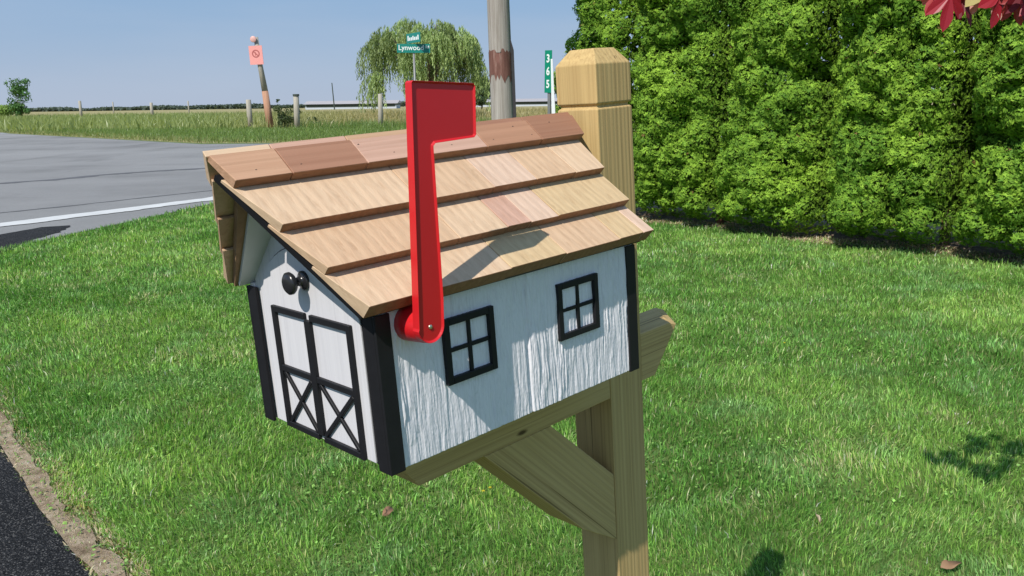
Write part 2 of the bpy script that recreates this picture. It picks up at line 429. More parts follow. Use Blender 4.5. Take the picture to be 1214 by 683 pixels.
# windows
def window(x0, x1, z0, z1):
    m_ = MB(); f = .0092; y0, y1 = -.0068, .0006; q = dict(grain=2)
    m_.box((x0, y0, z0), (x0 + f, y1, z1), **q); m_.box((x1 - f, y0, z0), (x1, y1, z1), **q)
    m_.box((x0 + f, y0, z0), (x1 - f, y1, z0 + f), grain=0); m_.box((x0 + f, y0, z1 - f), (x1 - f, y1, z1), grain=0)
    o_ = bevel(m_.build('window', M['black'], box), .0009)
    m_ = MB(); xm, zm = (x0 + x1) / 2, (z0 + z1) / 2 + .001
    m_.box((xm - .0027, -.0048, z0 + f), (xm + .0027, .0004, z1 - f), **q)
    m_.box((x0 + f, -.0044, zm - .0027), (xm - .0027, .0004, zm + .0027), grain=0); m_.box((xm + .0027, -.0044, zm - .0027), (x1 - f, .0004, zm + .0027), grain=0)
    bevel(m_.build('muntin', M['black'], o_), .0005, 1)
window(.0943, .1795, .0845, .1710); window(.3017, .3883, .0890, .1725)

# roof
roof_bm = MB()
def slab(b, s0, s1, n0, n1, x0f, x1f, side, **k):
    V = [SL(s0, n0, x0f(s0), side), SL(s0, n0, x1f(s0), side), SL(s1, n0, x1f(s1), side), SL(s1, n0, x0f(s1), side),
         SL(s0, n1, x0f(s0), side), SL(s0, n1, x1f(s0), side), SL(s1, n1, x1f(s1), side), SL(s1, n1, x0f(s1), side)]
    b.hexa(V, **k)
gr = ((0, ct, st_), (1, 0, 0))
deck_bm = MB()
for side in (0, 1):
    slab(roof_bm if side == 0 else deck_bm, .004, SR - (.012 if side == 0 else .0), -.0195, -.0105, lambda s: xf(s, .003) if side == 0 else xf(s, .006 + .10 * s), lambda s: xb(s, -.003), side, grain=gr)
roof = roof_bm.build('roof', M['black'], box)
M['deckwood'] = wood('shaded_plywood', (.30, .18, .10), (.36, .22, .13), (.18, .10, .05), across=70, along=3)  # dark brown carries the shade on the underside of the far slope
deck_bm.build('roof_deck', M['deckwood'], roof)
sb = MB()
for side in (0, 1):
    slab(sb, .010, SR - .026, -.0242, -.0197, lambda s: xf(s, .026) if side == 0 else xf(s, .010 + .16 * s), lambda s: xb(s, -.006), side, grain=gr)
sb.build('soffit', M['white'], roof)
TANS = {k_: tuple(min(.8, c_ * f_) for c_, f_ in zip(v_, (1.08, 1.16, 1.30))) for k_, v_ in {'a': (.58, .375, .215), 'b': (.62, .42, .25), 'c': (.50, .30, .165), 'd': (.36, .175, .10), 'e': (.62, .42, .28), 'f': (.33, .155, .085), 'g': (.57, .39, .20), 'h': (.54, .315, .21), 'i': (.52, .29, .165), 'j': (.42, .21, .115)}.items()}
butts = [0.0, .0625, .1315, .2065]
cuts = [[(.0, 'b'), (.195, 'g'), (.30, 'a'), (.415, 'g'), (.47, 'e')],
        [(.0, 'a'), (.15, 'b'), (.235, 'h'), (.28, 'e'), (.335, 'g')],
        [(.0, 'b'), (.13, 'a'), (.26, 'e'), (.345, 'a'), (.43, 'b')]]
for side in (0, 1):
    for i in range(3):
        cm = MB(); s0 = butts[i]; s1 = butts[i + 1] + .018
        cs = cuts[i] if side == 0 else [(a, random.choice('acdh')) for a, _ in cuts[i]]
        for k, (xa, cc) in enumerate(cs):
            first = k == 0; last = k == len(cs) - 1
            xn = None if last else cs[k + 1][0] - .0005
            j = random.uniform(-.0008, .0008); jn = random.uniform(-.0006, .0006)
            def fx0(s, first=first, xa=xa): return xf(s) if first else xa + .0005
            def fx1(s, last=last, xn=xn): return xb(s) if last else xn
            sub = 6                                    # slightly warped top made of strips up the slope
            hb = (.0125 if side == 0 else .0045) + jn
            nb = -.0105 if i == 0 else -.0024
            V = [SL(s0 + j, nb, fx0(s0), side), SL(s0 + j, nb, fx1(s0), side), SL(s1, -.0102, fx1(s1), side), SL(s1, -.0102, fx0(s1), side),
                 SL(s0 + j, hb, fx0(s0), side), SL(s0 + j, hb, fx1(s0), side), SL(s1, -.0058, fx1(s1), side), SL(s1, -.0058, fx0(s1), side)]
            cm.hexa(V, grain=gr, col=TANS[cc], mi=(0, 0, 1, 0, 0, 0))
        bevel(cm.build('shingle_course', [M['cedar'], M['endgrain']], roof), .0006, 1)
capc = [(-.2, 'i'), (-.017, 'd'), (.092, 'h'), (.301, 'j'), (.415, 'f')]
for k, (xa, cc) in enumerate(capc):
    last = k == len(capc) - 1; first = k == 0; xn = None if last else capc[k + 1][0] - .0006
    tilt = -.03
    def fx0(s, first=first, xa=xa): return xf(s) if first else xa + .0006 - (s - .205) * .1
    def fx1(s, last=last, xn=xn): return xb(s, .004) if last else xn - (s - .205) * .1
    for side in (0, 1):
        m_ = MB(); e = SR if side == 0 else SR + .0075
        lo = .2055 if side == 0 else .2065
        cc2 = cc if side == 0 else ('b', 'h', 'c', 'd', 'f')[k]
        V = [SL(lo, -.002, fx0(lo), side), SL(lo, -.002, fx1(lo), side), SL(e, .0012, fx1(e), side), SL(e, .0012, fx0(e), side),
             SL(lo, .0118, fx0(lo), side), SL(lo, .0118, fx1(lo), side), SL(e, .0112, fx1(e), side), SL(e, .0112, fx0(e), side)]
        m_.hexa(V, grain=((1, 0, 0), (0, ct, st_)), col=TANS[cc2], mi=(0, 0, 1, 0, 0, 0))
        bevel(m_.build('ridge_board', [M['cedar'], M['endgrain']], roof), .0007, 1)
for x in (-.06, .0, .095, .14, .175, .24, .32, .375, .40, .455):
    for s in ((.217, .238)[int(x * 1000) % 2],):
        P = SL(s, .0114, x)
        lathe_x([(0, .0014), (.0006, .0014)], P, 8, 'nail', M['nail'], roof, 1)

# flag
PX, PZ, LF, PHI = .0424, .1826, .0511, .0814
def FL(u, v, y=-LF):
    c, s = math.cos(PHI), math.sin(PHI); return (PX + u * c + v * s, y, PZ - u * s + v * c)
h_ = .0178; fw = .0748; vt = .2785; vb = .2165
prof = [(-h_, 0)] + [(-h_, vt - .002), (-h_ + .002, vt), (fw - .003, vt), (fw, vt - .003), (fw, vb + .003), (fw - .003, vb), (.0135, vb - .006), (.0105, vb - .009), (.0105, vb - .012)] + [(h_ + .0012, .03)]
prof += [((h_ + .0012) * math.cos(a), (h_ + .0012) * math.sin(a)) for a in [math.radians(-x) for x in range(0, 171, 10)]]
bm = bmesh.new()
vs = [bm.verts.new(FL(u, v, -LF + .013)) for u, v in prof]
f0 = bm.faces.new(vs)
r_ = bmesh.ops.extrude_face_region(bm, geom=[f0])
nv = [g for g in r_['geom'] if isinstance(g, bmesh.types.BMVert)]
for v in nv: v.co.y = -LF
bmesh.ops.recalc_face_normals(bm, faces=bm.faces)
ff = [f for f in bm.faces if abs(f.calc_center_median().y + LF) < 1e-5]
bmesh.ops.inset_region(bm, faces=ff, thickness=.0026, depth=0, use_even_offset=True)
ff = [max([f for f in bm.faces if abs(f.calc_center_median().y + LF) < 1e-5], key=lambda f: f.calc_area())]
for v in ff[0].verts: v.co.y = -LF + .0028
ff2 = bmesh.ops.inset_region(bm, faces=ff, thickness=.0008, depth=0)
me = bpy.data.meshes.new('flag'); bm.to_mesh(me); bm.free()
flag = link('flag', me, M['red'], box); bevel(flag, .0009, 2, 50)
lathe_x([(.002, .0235), (-.012, .0225), (-.036, .0205), (-.0385, .0195)], (.0475, 0, PZ - .002), 36, 'flag_hub', M['red'], flag, 1)
lathe_x([(-LF + .003, .0030), (-LF + .0022, .0030), (-LF + .0016, .0022)], (PX, 0, PZ), 6, 'screw', M['steel'], flag, 1)

# ================================================================== MAILBOX POST (same lean)
px0, py0, ps = .5397, .1096, .089
zb = -1.26
pbase = box_world((px0 + ps / 2, py0 + ps / 2, zb + .05))
off = np.array([px0 + ps / 2, py0 + ps / 2, zb + .05])
post = empty('mailbox_post', pbase, B2W)
tag(post, 'square treated pine post with chamfered top, cross arm and diagonal brace', 'post')
class PB(MB):
    def build(s, *a, **k):
        s.v = [(x - off[0], y - off[1], z - off[2]) for x, y, z in s.v]; return MB.build(s, *a, **k)
m_ = PB(); V = []; F = []
lv = [(zb, 0), (.4015, 0), (.4045, .0045), (.4075, .0045), (.4105, 0), (.4735, 0), (.4985, .0185)]
for z, i in lv:
    V += [(px0 + i, py0 + i, z), (px0 + ps - i, py0 + i, z), (px0 + ps - i, py0 + ps - i, z), (px0 + i, py0 + ps - i, z)]
for k in range(len(lv) - 1):
    for j in range(4): a = k * 4 + j; b_ = k * 4 + (j + 1) % 4; F.append((a, b_, b_ + 4, a + 4))
F.append((3, 2, 1, 0)); e = (len(lv) - 1) * 4; F.append((e, e + 1, e + 2, e + 3))
m_.add(V, F, grain=2); up_ = bevel(m_.build('upright', M['post'], post), .0022)
m_ = PB(); e = .0006
m_.prism([(.045, -.003), (.115, -.0975), (px0 - .0005, -.0975), (px0 - .0005, -.003)], 1, py0 + e, py0 + ps - e, grain=0)
bevel(m_.build('support_arm', M['post'], post), .0015)
m_ = PB()
xq = px0 + ps + .0005
V = [(xq, py0 + e, -.0915), (.668, py0 + e, -.0915), (.738, py0 + e, -.010), (.715, py0 + e, -.002), (xq, py0 + e, -.002),
     (xq, py0 + ps - e, -.0915), (.73, py0 + ps - e, -.0915), (.815, py0 + ps - e, -.012), (.79, py0 + ps - e, -.002), (xq, py0 + ps - e, -.002)]
m_.add(V, [(4, 3, 2, 1, 0), (5, 6, 7, 8, 9), (0, 1, 6, 5), (1, 2, 7, 6), (2, 3, 8, 7), (3, 4, 9, 8), (4, 0, 5, 9)], grain=0)
bevel(m_.build('support_arm', M['post'], post), .0015)
m_ = PB(); dg = ((.7, 0, -.714), (.714, 0, .7))
m_.prism([(.240, -.098), (.388, -.098), (px0 - .0006, -.243), (px0 - .0006, -.372), (.452, -.314)], 1, py0 + .0012, py0 + ps - .0012, grain=dg)
bevel(m_.build('brace', M['post'], post), .0015)
m_ = PB(); m_.tube([(.6105, py0 - .0006, -.018), (.6105, py0 + .003, -.018)], .0028, 10); m_.build('bolt_head', M['nail'], up_)
bpy.context.view_layer.update()

# ================================================================== GROUND, ROAD, DRIVEWAY
def sheet(name, pts, z, mat, dens=0):
    me = bpy.data.meshes.new(name); me.from_pydata([(p[0], p[1], z) for p in pts], [], [tuple(range(len(pts)))]); me.update()
    bm = bmesh.new(); bm.from_mesh(me); bmesh.ops.triangulate(bm, faces=bm.faces); 
    for f in bm.faces:
        if f.normal.z < 0: f.normal_flip()
    bm.to_mesh(me); bm.free()
    return tag(link(name, me, mat), kind='structure')
sheet('lawn', [(-120, -60), (120, -60), (120, 60), (-120, 60)], 0, M['soil'])
def ribbon(name, line, w0, w1, z, mat, jit=0):
    P = [np.array(p[:2], float) for p in line]; Q = []
    for i in range(len(P) - 1):
        n_ = max(1, int(np.linalg.norm(P[i + 1] - P[i]) / (jit and .05 or 1.5)))
        for k in range(n_): Q.append(P[i] + (P[i + 1] - P[i]) * k / n_)
    Q.append(P[-1])
    V = []; F = []
    for i, q in enumerate(Q):
        d = Q[min(i + 1, len(Q) - 1)] - Q[max(i - 1, 0)]; d /= np.linalg.norm(d); nn = np.array([d[1], -d[0]])
        a = w0 + jit * (float(fbm(q[0] * 3, q[1] * 3, 2)) - .5); b_ = w1 + jit * 2.5 * (float(fbm(q[0] * 4, q[1] * 4, 9)) - .5)
        V += [(*(q + nn * a), z), (*(q + nn * b_), z)]
        if i: F.append((2 * i - 2, 2 * i, 2 * i + 1, 2 * i - 1))
    me = bpy.data.meshes.new(name); me.from_pydata(V, [], F); me.update()
    bm = bmesh.new(); bm.from_mesh(me)
    for f in bm.faces:
        if f.normal.z < 0: f.normal_flip()
    bm.to_mesh(me); bm.free()
    return tag(link(name, me, mat), kind='structure')
near = [(-9.2, 4.6), (-7.3, 7.3), (-6.2, 8.45), (-5.5, 9.55), (-4.95, 12.2), (-4.72, 13.4), (-4.0, 17), (-2.6, 21.5), (-.4, 26), (5, 31), (16, 35), (60, 42)]
far = [(60, 56), (15, 44.5), (0, 39), (-9.6, 35), (-12.6, 35.3), (-19.7, 42.5), (-32.7, 55.7), (-60, 80)]
near = [(a * KS, b * KS) for a, b in near]; far = [(a * KS, b * KS) for a, b in far]
rpoly = near + far + [(-110, 80), (-110, -40), (-30, -40)]
sheet('road', rpoly, .006, M['road'])
dr = [(-.55, 1.55), (-1.0, 2.07), (-1.388, 2.535), (-1.9, 3.118), (-2.367, 3.689), (-3.6, 5.25), (-5.1, 7.3), (-5.75, 8.6), (-5.5, 9.6), (-7.6, 8.9), (-9.5, 5.2), (-6, 0), (-3, -3), (-.5, -3)]
dr = [(a * KS, b * KS) for a, b in dr]
drj = []
for i in range(5):
    for k in range(14):
        q = np.array(dr[i]) + (np.array(dr[i + 1]) - np.array(dr[i])) * k / 14; j_ = .035 * (float(fbm(q[0] * 9, q[1] * 9, 31)) - .47); drj.append((float(q[0]) + j_, float(q[1]) + j_))
drj.append(dr[5])
apr = [(-5.5, 7.9), tuple(ground(20, 293)[:2]), tuple(ground(62, 279)[:2]), tuple(ground(84, 268)[:2]), tuple(ground(50, 270)[:2]), tuple(ground(0, 279)[:2]), (-9.5, 5.2)]
aprj = []
for i in range(len(apr) - 1):
    for k in range(16):
        q = np.array(apr[i]) + (np.array(apr[i + 1]) - np.array(apr[i])) * k / 16; j_ = .22 * (float(fbm(q[0] * 4, q[1] * 4, 35)) - .47); aprj.append((float(q[0]) + j_, float(q[1]) + j_))
aprj.append(apr[-1])
sheet('driveway', [(a, b) for a, b in drj] + aprj + [(-6, 0), (-3, -3), (-.5, -3)], .011, M['drive'])
wl = [(-9.6, 6.55), (-6.725, 11.149), (-4.933, 14.018), (-4.1, 17.4), (-2.9, 21.8), (-.7, 26.5), (4.8, 31.4), (16, 35.5), (60, 42.5)]
wl = [(a * KS, b * KS) for a, b in wl]
ribbon('road_line', wl, -.22, .22, .0155, M['line'], .08)
dirt_line = dr[:7]
def pxline(*q): return [tuple(ground(a, b)[:2]) for a, b in q]
M['seam'] = simple('tar_seam', (.115, .115, .12), .8, .2, var=.25, vs=.8, bs=60, bd=.002)
ribbon('road_seam', pxline((-60, 223), (0, 218), (60, 214), (120, 208), (190, 203), (262, 199)), -.17, .17, .0105, M['seam'], .2)
ribbon('road_seam', pxline((-40, 257), (0, 253), (90, 244), (170, 235), (255, 226)), -.035, .035, .0105, M['seam'], .05)
ribbon('dirt_strip', dirt_line, .0, .07, .0155, M['dirt'], .06)
hl = [(-.2, 12.9), (.9, 11.75), (1.75, 10.75), (2.6, 10.15), (3.15, 9.2), (3.95, 8.6), (4.7, 7.65), (6.3, 6.1), (9, 3.5)]
hl = [(a * KS, b * KS) for a, b in hl]; hl0 = hl; hl = []
for i in range(len(hl0) - 1):
    for k in range(10):
        q = np.array(hl0[i]) + (np.array(hl0[i + 1]) - np.array(hl0[i])) * k / 10; hl.append((float(q[0]) - .22 * (float(fbm(q[0] * 1.6, q[1] * 1.6, 15)) - .42), float(q[1]) - .30 * (float(fbm(q[0] * 1.6, q[1] * 1.6, 15)) - .42)))
hl.append(hl0[-1])
bed = hl + [(11, 5.5), (2, 14.5), (-.2, 13.4)]
sheet('planting_bed', bed, .0045, M['dirt'])
field_poly = [(-2500, 3000), (2500, 3000), (2500, 70), (60, 57), (15, 45.3), (0, 39.8), (-9.6, 35.8), (-12.8, 36.1), (-20, 43.3), (-33, 56.5), (-60, 81), (-2500, 81)]
field_poly = [(a * KS, b * KS) if abs(a) < 100 else (a, b) for a, b in field_poly]
sheet('field', field_poly, .002, M['field'])

# ================================================================== GRASS
def blades(P, hgt, wid, lean, colr, name, mat, label):
    n = len(P); a = np.where(RNG.random(n) < .6, 14 * vnoise(P[:, 0] * 2.3, P[:, 1] * 2.3, 61) + RNG.normal(0, .5, n), RNG.uniform(0, 2 * np.pi, n))
    dirn = np.stack([np.cos(a), np.sin(a)], 1)
    b = RNG.uniform(0, 2 * np.pi, n); wv = np.stack([np.cos(b), np.sin(b), np.zeros(n)], 1) * wid[:, None] / 2
    Z = lambda z: z[:, None]
    base = np.concatenate([P, np.zeros((n, 1)) - .002], 1)
    l1 = lean * RNG.uniform(.2, 1.0, n)
    mid = base + np.concatenate([dirn * (hgt * .5 * np.sin(l1 * .6))[:, None], Z(hgt * .5 * np.cos(l1 * .6))], 1)
    top = mid + np.concatenate([dirn * (hgt * .5 * np.sin(l1 * 1.5))[:, None], Z(hgt * .5 * np.cos(l1 * 1.5))], 1)
    V = np.stack([base - wv, base + wv, mid + wv * .85, mid - wv * .85, top + wv * .12, top - wv * .12], 1).reshape(-1, 3)
    i = np.arange(n)[:, None] * 6
    F = np.concatenate([i + np.array([[0, 1, 2, 3]]), i + np.array([[3, 2, 4, 5]])])
    col = np.repeat(colr, 6, axis=0)
    o_ = np_mesh(name, V, F, 4, mat, col)
    return tag(o_, label, 'grass', kind='stuff')

def grass_cols(P, n):
    k1 = fbm(P[:, 0] * 1.1, P[:, 1] * 1.1, 3); k2 = fbm(P[:, 0] * 3.5, P[:, 1] * 3.5, 23)
    g0 = np.array([.116, .272, .052]); g1 = np.array([.315, .520, .115]); g2 = np.array([.215, .400, .150]); dry = np.array([.62, .58, .32])
    f = np.clip((k1 - .25) * 2 + RNG.normal(0, .25, n), 0, 1)[:, None]
    c = g0 * (1 - f) + g1 * f
    f2 = np.clip((k2 - .52) * 5, 0, 1)[:, None] * .6; c = c * (1 - f2) + g2 * f2
    f3 = (RNG.random(n) < .055 + .30 * np.clip((fbm(P[:, 0] * 2.2, P[:, 1] * 2.2, 51) - .60) * 8, 0, 1))[:, None] * RNG.uniform(.4, 1, (n, 1))
    c = c * (1 - f3) + dry * f3
    return np.clip(c * np.exp(RNG.normal(.02, .42, (n, 1))), 0, .75)
def lawn_pts(y0, y1, dens):
    xl, xr = -.78 * y1 - .6, .78 * y1 + .6
    n = int((xr - xl) * (y1 - y0) * dens)
    P = np.stack([RNG.uniform(xl, xr, n), RNG.uniform(y0, y1, n)], 1)
    P = P[np.abs(P[:, 0]) < .78 * P[:, 1] + .6]
    k = ~inside(P, dr) & ~inside(P, rpoly) & ~inside(P, bed)
    P = P[k]
    d = dist_line(P, dirt_line); k = RNG.random(len(P)) < np.clip((d - .02 - .09 * vnoise(P[:, 0] * 9, P[:, 1] * 9, 4)) * 12, .06, 1)
    P = P[k]
    d = dist_line(P, hl); k = RNG.random(len(P)) < np.clip((d - .02 - .30 * vnoise(P[:, 0] * 3, P[:, 1] * 3, 8)) * 5, .10, 1)
    return P[k]
Ps = []; Hs = []; Ws = []
for y0, y1, dn, hh, ww in ((1.4, 3.2, 16500, .031, .0034), (3.2, 5.0, 9500, .034, .0046), (5.0, 8.0, 4800, .037, .0064), (8.0, 13.0, 2200, .042, .0095), (13.0, 22, 420, .06, .018), (22, 36, 110, .07, .035)):
    P = lawn_pts(y0, y1, dn); n = len(P)
    tuft = fbm(P[:, 0] * 5, P[:, 1] * 5, 77)
    Ps.append(P); Hs.append(hh * RNG.uniform(.55, 1.5, n) * (.6 + .9 * tuft)); Ws.append(ww * RNG.uniform(.6, 1.35, n))
nd = 26000; tt = RNG.uniform(0, 5.999, nd); ii = tt.astype(int); fr_ = (tt - ii)[:, None]; Dp = np.array(dirt_line)
Pd = Dp[ii] * (1 - fr_) + Dp[ii + 1] * fr_; dd_ = Dp[ii + 1] - Dp[ii]; dd_ /= np.linalg.norm(dd_, axis=1)[:, None]
Pd = Pd + np.stack([dd_[:, 1], -dd_[:, 0]], 1) * RNG.uniform(-.015, .17, nd)[:, None]
hb_ = np.array(hl); ii = RNG.integers(0, len(hb_) - 1, 16000); fr_ = RNG.random(16000)[:, None]
Ph = hb_[ii] * (1 - fr_) + hb_[ii + 1] * fr_ + np.array([.70, .72]) * RNG.uniform(-.12, .30, 16000)[:, None]
Ps += [Pd, Ph]; nth = nd + 16000
Hs += [RNG.uniform(.008, .035, nd), RNG.uniform(.02, .05, 16000)]; Ws += [RNG.uniform(.003, .008, nd), RNG.uniform(.006, .014, 16000)]
P = np.concatenate(Ps); H_ = np.concatenate(Hs); W_ = np.concatenate(Ws); n = len(P)
gcol = grass_cols(P, n); th_ = np.array([.56, .45, .30]) * np.exp(RNG.normal(-.1, .45, (nth, 1))); gth = RNG.random(nth) < .28; th_[gth] = gcol[-nth:][gth]
gcol[-nth:] = np.clip(th_, 0, .8); glean = np.clip(RNG.normal(.85, .5, n), .1, 1.9); glean[-nth:] = RNG.uniform(1.1, 1.9, nth)
print('lawn blades', n)
blades(P, H_, W_, glean, gcol, 'lawn_grass', M['blade'], 'mown green lawn grass with a few dry straw coloured blades')
# clover and small weeds low in the lawn
nc = 42000; Pc = np.stack([RNG.uniform(-5.5, 5.5, nc), 1.6 + 6.5 * RNG.random(nc) ** .8], 1)
kc = (fbm(Pc[:, 0] * 1.7, Pc[:, 1] * 1.7, 141) > .50) & (np.abs(Pc[:, 0]) < .78 * Pc[:, 1] + .5) & ~inside(Pc, dr) & ~inside(Pc, rpoly)
Pc = Pc[kc]; nc = len(Pc); pz = RNG.uniform(.012, .034, nc)
CLOVER = (np.concatenate([Pc, pz[:, None]], 1), nc)
# field and verge grass beyond the road
def field_pts(y0, y1, n):
    P = np.stack([RNG.uniform(-.75 * y1 - 2, .25 * y1, n), RNG.uniform(y0, y1, n)], 1)
    return P[inside(P, field_poly)]
P = field_pts(34, 64, 120000); d = dist_line(P, far)
k = (P[:, 1] < 64); n = len(P)
hf = np.where(d < 15, .22, .5) * RNG.uniform(.5, 1.5, n) * (.5 + fbm(P[:, 0] * .5, P[:, 1] * .5, 6))
gf = np.clip((30 - d) / 12 + RNG.normal(0, .2, n), 0, 1)[:, None]
gf = gf * np.clip(.35 + d / 3 + RNG.normal(0, .3, n), 0, 1)[:, None]; cf = np.array([.175, .265, .075]) * gf + np.array([.36, .33, .16]) * (1 - gf)
P2 = field_pts(60, 150, 80000); n2 = len(P2)
c2 = np.array([.40, .35, .18]) * RNG.uniform(.8, 1.2, (n2, 1)); g2_ = (fbm(P2[:, 0] * .06, P2[:, 1] * .06, 12) > .52)[:, None]
leftg = np.clip((-P2[:, 0] / P2[:, 1] - .15) * 5, 0, 1)[:, None]
c2 = c2 * (1 - .8 * leftg) + np.array([.24, .33, .11]) * .8 * leftg
blades(np.concatenate([P, P2]), np.concatenate([hf, .8 * RNG.uniform(.4, 1.3, n2)]), np.concatenate([.030 * RNG.uniform(.6, 1.5, n), .09 * RNG.uniform(.6, 1.4, n2)]),
       RNG.uniform(.2, 1.6, n + n2), np.concatenate([cf * RNG.uniform(.7, 1.3, (n, 1)), c2]), 'field_grass', M['blade'], 'rough green and straw coloured meadow grass beyond the road')

# ================================================================== FOLIAGE TOOLS
def quads(Pt, N, size, asp, col, name, mat, parent=None, droop=None, jit=.45):
    """pointed leaf rhombs at points Pt, facing N (jittered)"""
    n = len(Pt); N = N + RNG.normal(0, jit, (n, 3)); N /= np.linalg.norm(N, axis=1)[:, None]
    T = RNG.normal(0, 1, (n, 3)) if droop is None else droop + RNG.normal(0, .35, (n, 3))
    T -= (T * N).sum(1)[:, None] * N; T /= np.linalg.norm(T, axis=1)[:, None] + 1e-9
    B = np.cross(N, T); s = size[:, None]
    V = np.stack([Pt - T * s * .5, Pt + B * s * asp * .5 + T * s * .05, Pt + T * s * .5 + N * s * .12, Pt - B * s * asp * .5 + T * s * .05], 1).reshape(-1, 3)
    F = (np.arange(n)[:, None] * 4 + np.arange(4)[None])
    return np_mesh(name, V, F, 4, mat, np.repeat(col, 4, axis=0), parent)
def sph(n):
    v = RNG.normal(0, 1, (n, 3)); return v / np.linalg.norm(v, axis=1)[:, None]

Pc, nc = CLOVER
tag(quads(Pc, np.tile(np.array([[0, 0, 1.6]]), (nc, 1)), RNG.uniform(.009, .020, nc), .8, np.array([.24, .42, .10]) * np.exp(RNG.normal(0, .3, (nc, 1))), 'clover', M['blade']),
    'small clover leaves scattered low among the lawn grass', 'clover', kind='stuff')
# ------------------------------------------------------------------ arborvitae hedge
hedge = empty('hedge', (4.2, 9.6, 0))
tag(hedge, 'tall dense green arborvitae hedge with billowing foliage along the lawn', 'hedge')
A = np.array([.35, 12.35]); Bv = np.array([.35 + .682 * 11, 12.35 - .731 * 11]); ax = (Bv - A); Lh = np.linalg.norm(ax); ax /= Lh; nr = np.array([-ax[1], ax[0]]); nr = nr if nr[1] < 0 else -nr
A = np.array([.98, 13.0]); Lh = 11.5
def billow(t, z, cell, seed):
    """rounded bumps: height of the highest dome over (t, z), and an id per bump"""
    u_ = t / cell; v_ = z / (cell * 1.05); iu = np.floor(u_).astype(int); iv = np.floor(v_).astype(int)
    best = np.full(t.shape, -1.0); bid = np.zeros(t.shape)
    for du in (-1, 0, 1):
        for dv in (-1, 0, 1):
            a = (iu + du).astype(np.int64); b = (iv + dv).astype(np.int64)
            def h(k): 
                n = (a * 374761393 + b * 668265263 + (seed + k) * 974634777) & 0xffffffff
                n = ((n ^ (n >> 13)) * 1274126177) & 0xffffffff; return ((n ^ (n >> 16)) & 0xffff) / 65535.0
            cu = a + .5 + (h(1) - .5) * .8; cv = b + .5 + (h(2) - .5) * .8; r = .62 + .38 * h(3)
            d = np.sqrt((u_ - cu) ** 2 + (v_ - cv) ** 2) / r
            hh_ = np.sqrt(np.clip(1 - d ** 2, 0, 1)) * (.65 + .5 * h(4)); m__ = hh_ > best
            best = np.where(m__, hh_, best); bid = np.where(m__, h(5), bid)
    return np.clip(best, 0, 2), bid
def hedge_depth(t, z):
    b1, i1 = billow(t, z * .68, .80, 3); b2, i2 = billow(t + 5, z * .85, .36, 8); b3, i3 = billow(t, z + 4, .15, 14)
    d = .55 * b1 + .42 * b2 + .20 * b3
    per = 1.42; tw = t + .16 * (fbm(z * .8, t * .3, 301) - .47) + .10; k_ = np.floor(tw / per); uu = tw / per - k_ - .5
    wob = .5 + .5 * np.sin(k_ * 2.4 + 1); d = d * .85 + (.50 + .12 * wob) * np.sqrt(np.clip(1 - (1.9 * uu) ** 2, 0, 1)) - .22 - .25 * np.exp(-((np.abs(uu) - .5) / .05) ** 2)
    d = d * np.clip(.45 + z / .5, 0, 1) - .12 - .05 * np.clip(z - 1.2, 0, 4) + .10 * (fbm(t * .9, z * .5, 91) - .5)
    d = d - .22 * np.clip((vnoise(t * 2.6, z * 1.3, 201) - .78) * 7, 0, 1) - .14 * np.clip((vnoise(t * 5.3, z * 3.6, 207) - .80) * 8, 0, 1)
    e = np.clip(t / .45, 0, 1); d = d + (np.sqrt(1 - (1 - e) ** 2) - 1) * .65
    return d, i1, i2
def hedge_pt(t, z, off_=0.0):
    d, i1, i2 = hedge_depth(t, z); d = d - off_
    return np.stack([A[0] + ax[0] * t + nr[0] * (-.30 + d), A[1] + ax[1] * t + nr[1] * (-.30 + d), z], 1), i1, i2
def hedge_normal(t, z):
    e = .02; p0, _, _ = hedge_pt(t, z); p1, _, _ = hedge_pt(t + e, z); p2, _, _ = hedge_pt(t, z + e)
    n_ = np.cross(p1 - p0, p2 - p0); n_ /= np.linalg.norm(n_, axis=1)[:, None]
    n_[(n_[:, :2] @ nr) < 0] *= -1; return n_
ntree = 12
N_ = 170000
T_ = RNG.uniform(0, 1, N_) ** 1.0 * Lh; Z_ = RNG.uniform(.06, 4.7, N_)
k = Z_ > .0 + .22 * vnoise(T_ * 1.9, T_ * 0, 5); T_ = T_[k]; Z_ = Z_[k]; N_ = len(T_)
Pt, i1_, i2_ = hedge_pt(T_, Z_, np.abs(RNG.normal(0, .035, N_)) - .02); Nn = hedge_normal(T_, Z_)
g0 = np.array([.090, .200, .022]); g1 = np.array([.270, .440, .046])
f = np.clip(RNG.normal(.45, .25, N_) + (i2_ - .5) * .5 + (i1_ - .5) * .35, 0, 1)[:, None]
col = (g0 * (1 - f) + g1 * f) * RNG.uniform(.8, 1.2, (N_, 1))
brown = (RNG.random(N_) < .004)[:, None]; col = np.where(brown, np.array([.20, .13, .05]), col)
updir = Nn * .55 + np.array([0, 0, .65]) + RNG.normal(0, .3, (N_, 3))
Ps_ = []; Ns_ = []; Ds_ = []; Cs_ = []; Ss_ = []
side_ = np.cross(Nn, updir); side_ /= np.linalg.norm(side_, axis=1)[:, None] + 1e-9
sz = RNG.uniform(.028, .066, N_)
for sp_, sc_ in ((-.75, .8), (0, 1.0), (.75, .8)):
    d_ = updir / np.linalg.norm(updir, axis=1)[:, None] + side_ * sp_
    Ps_.append(Pt + d_ * sz[:, None] * .35); Ns_.append(Nn); Ds_.append(d_ * 3); Cs_.append(col); Ss_.append(sz * sc_)
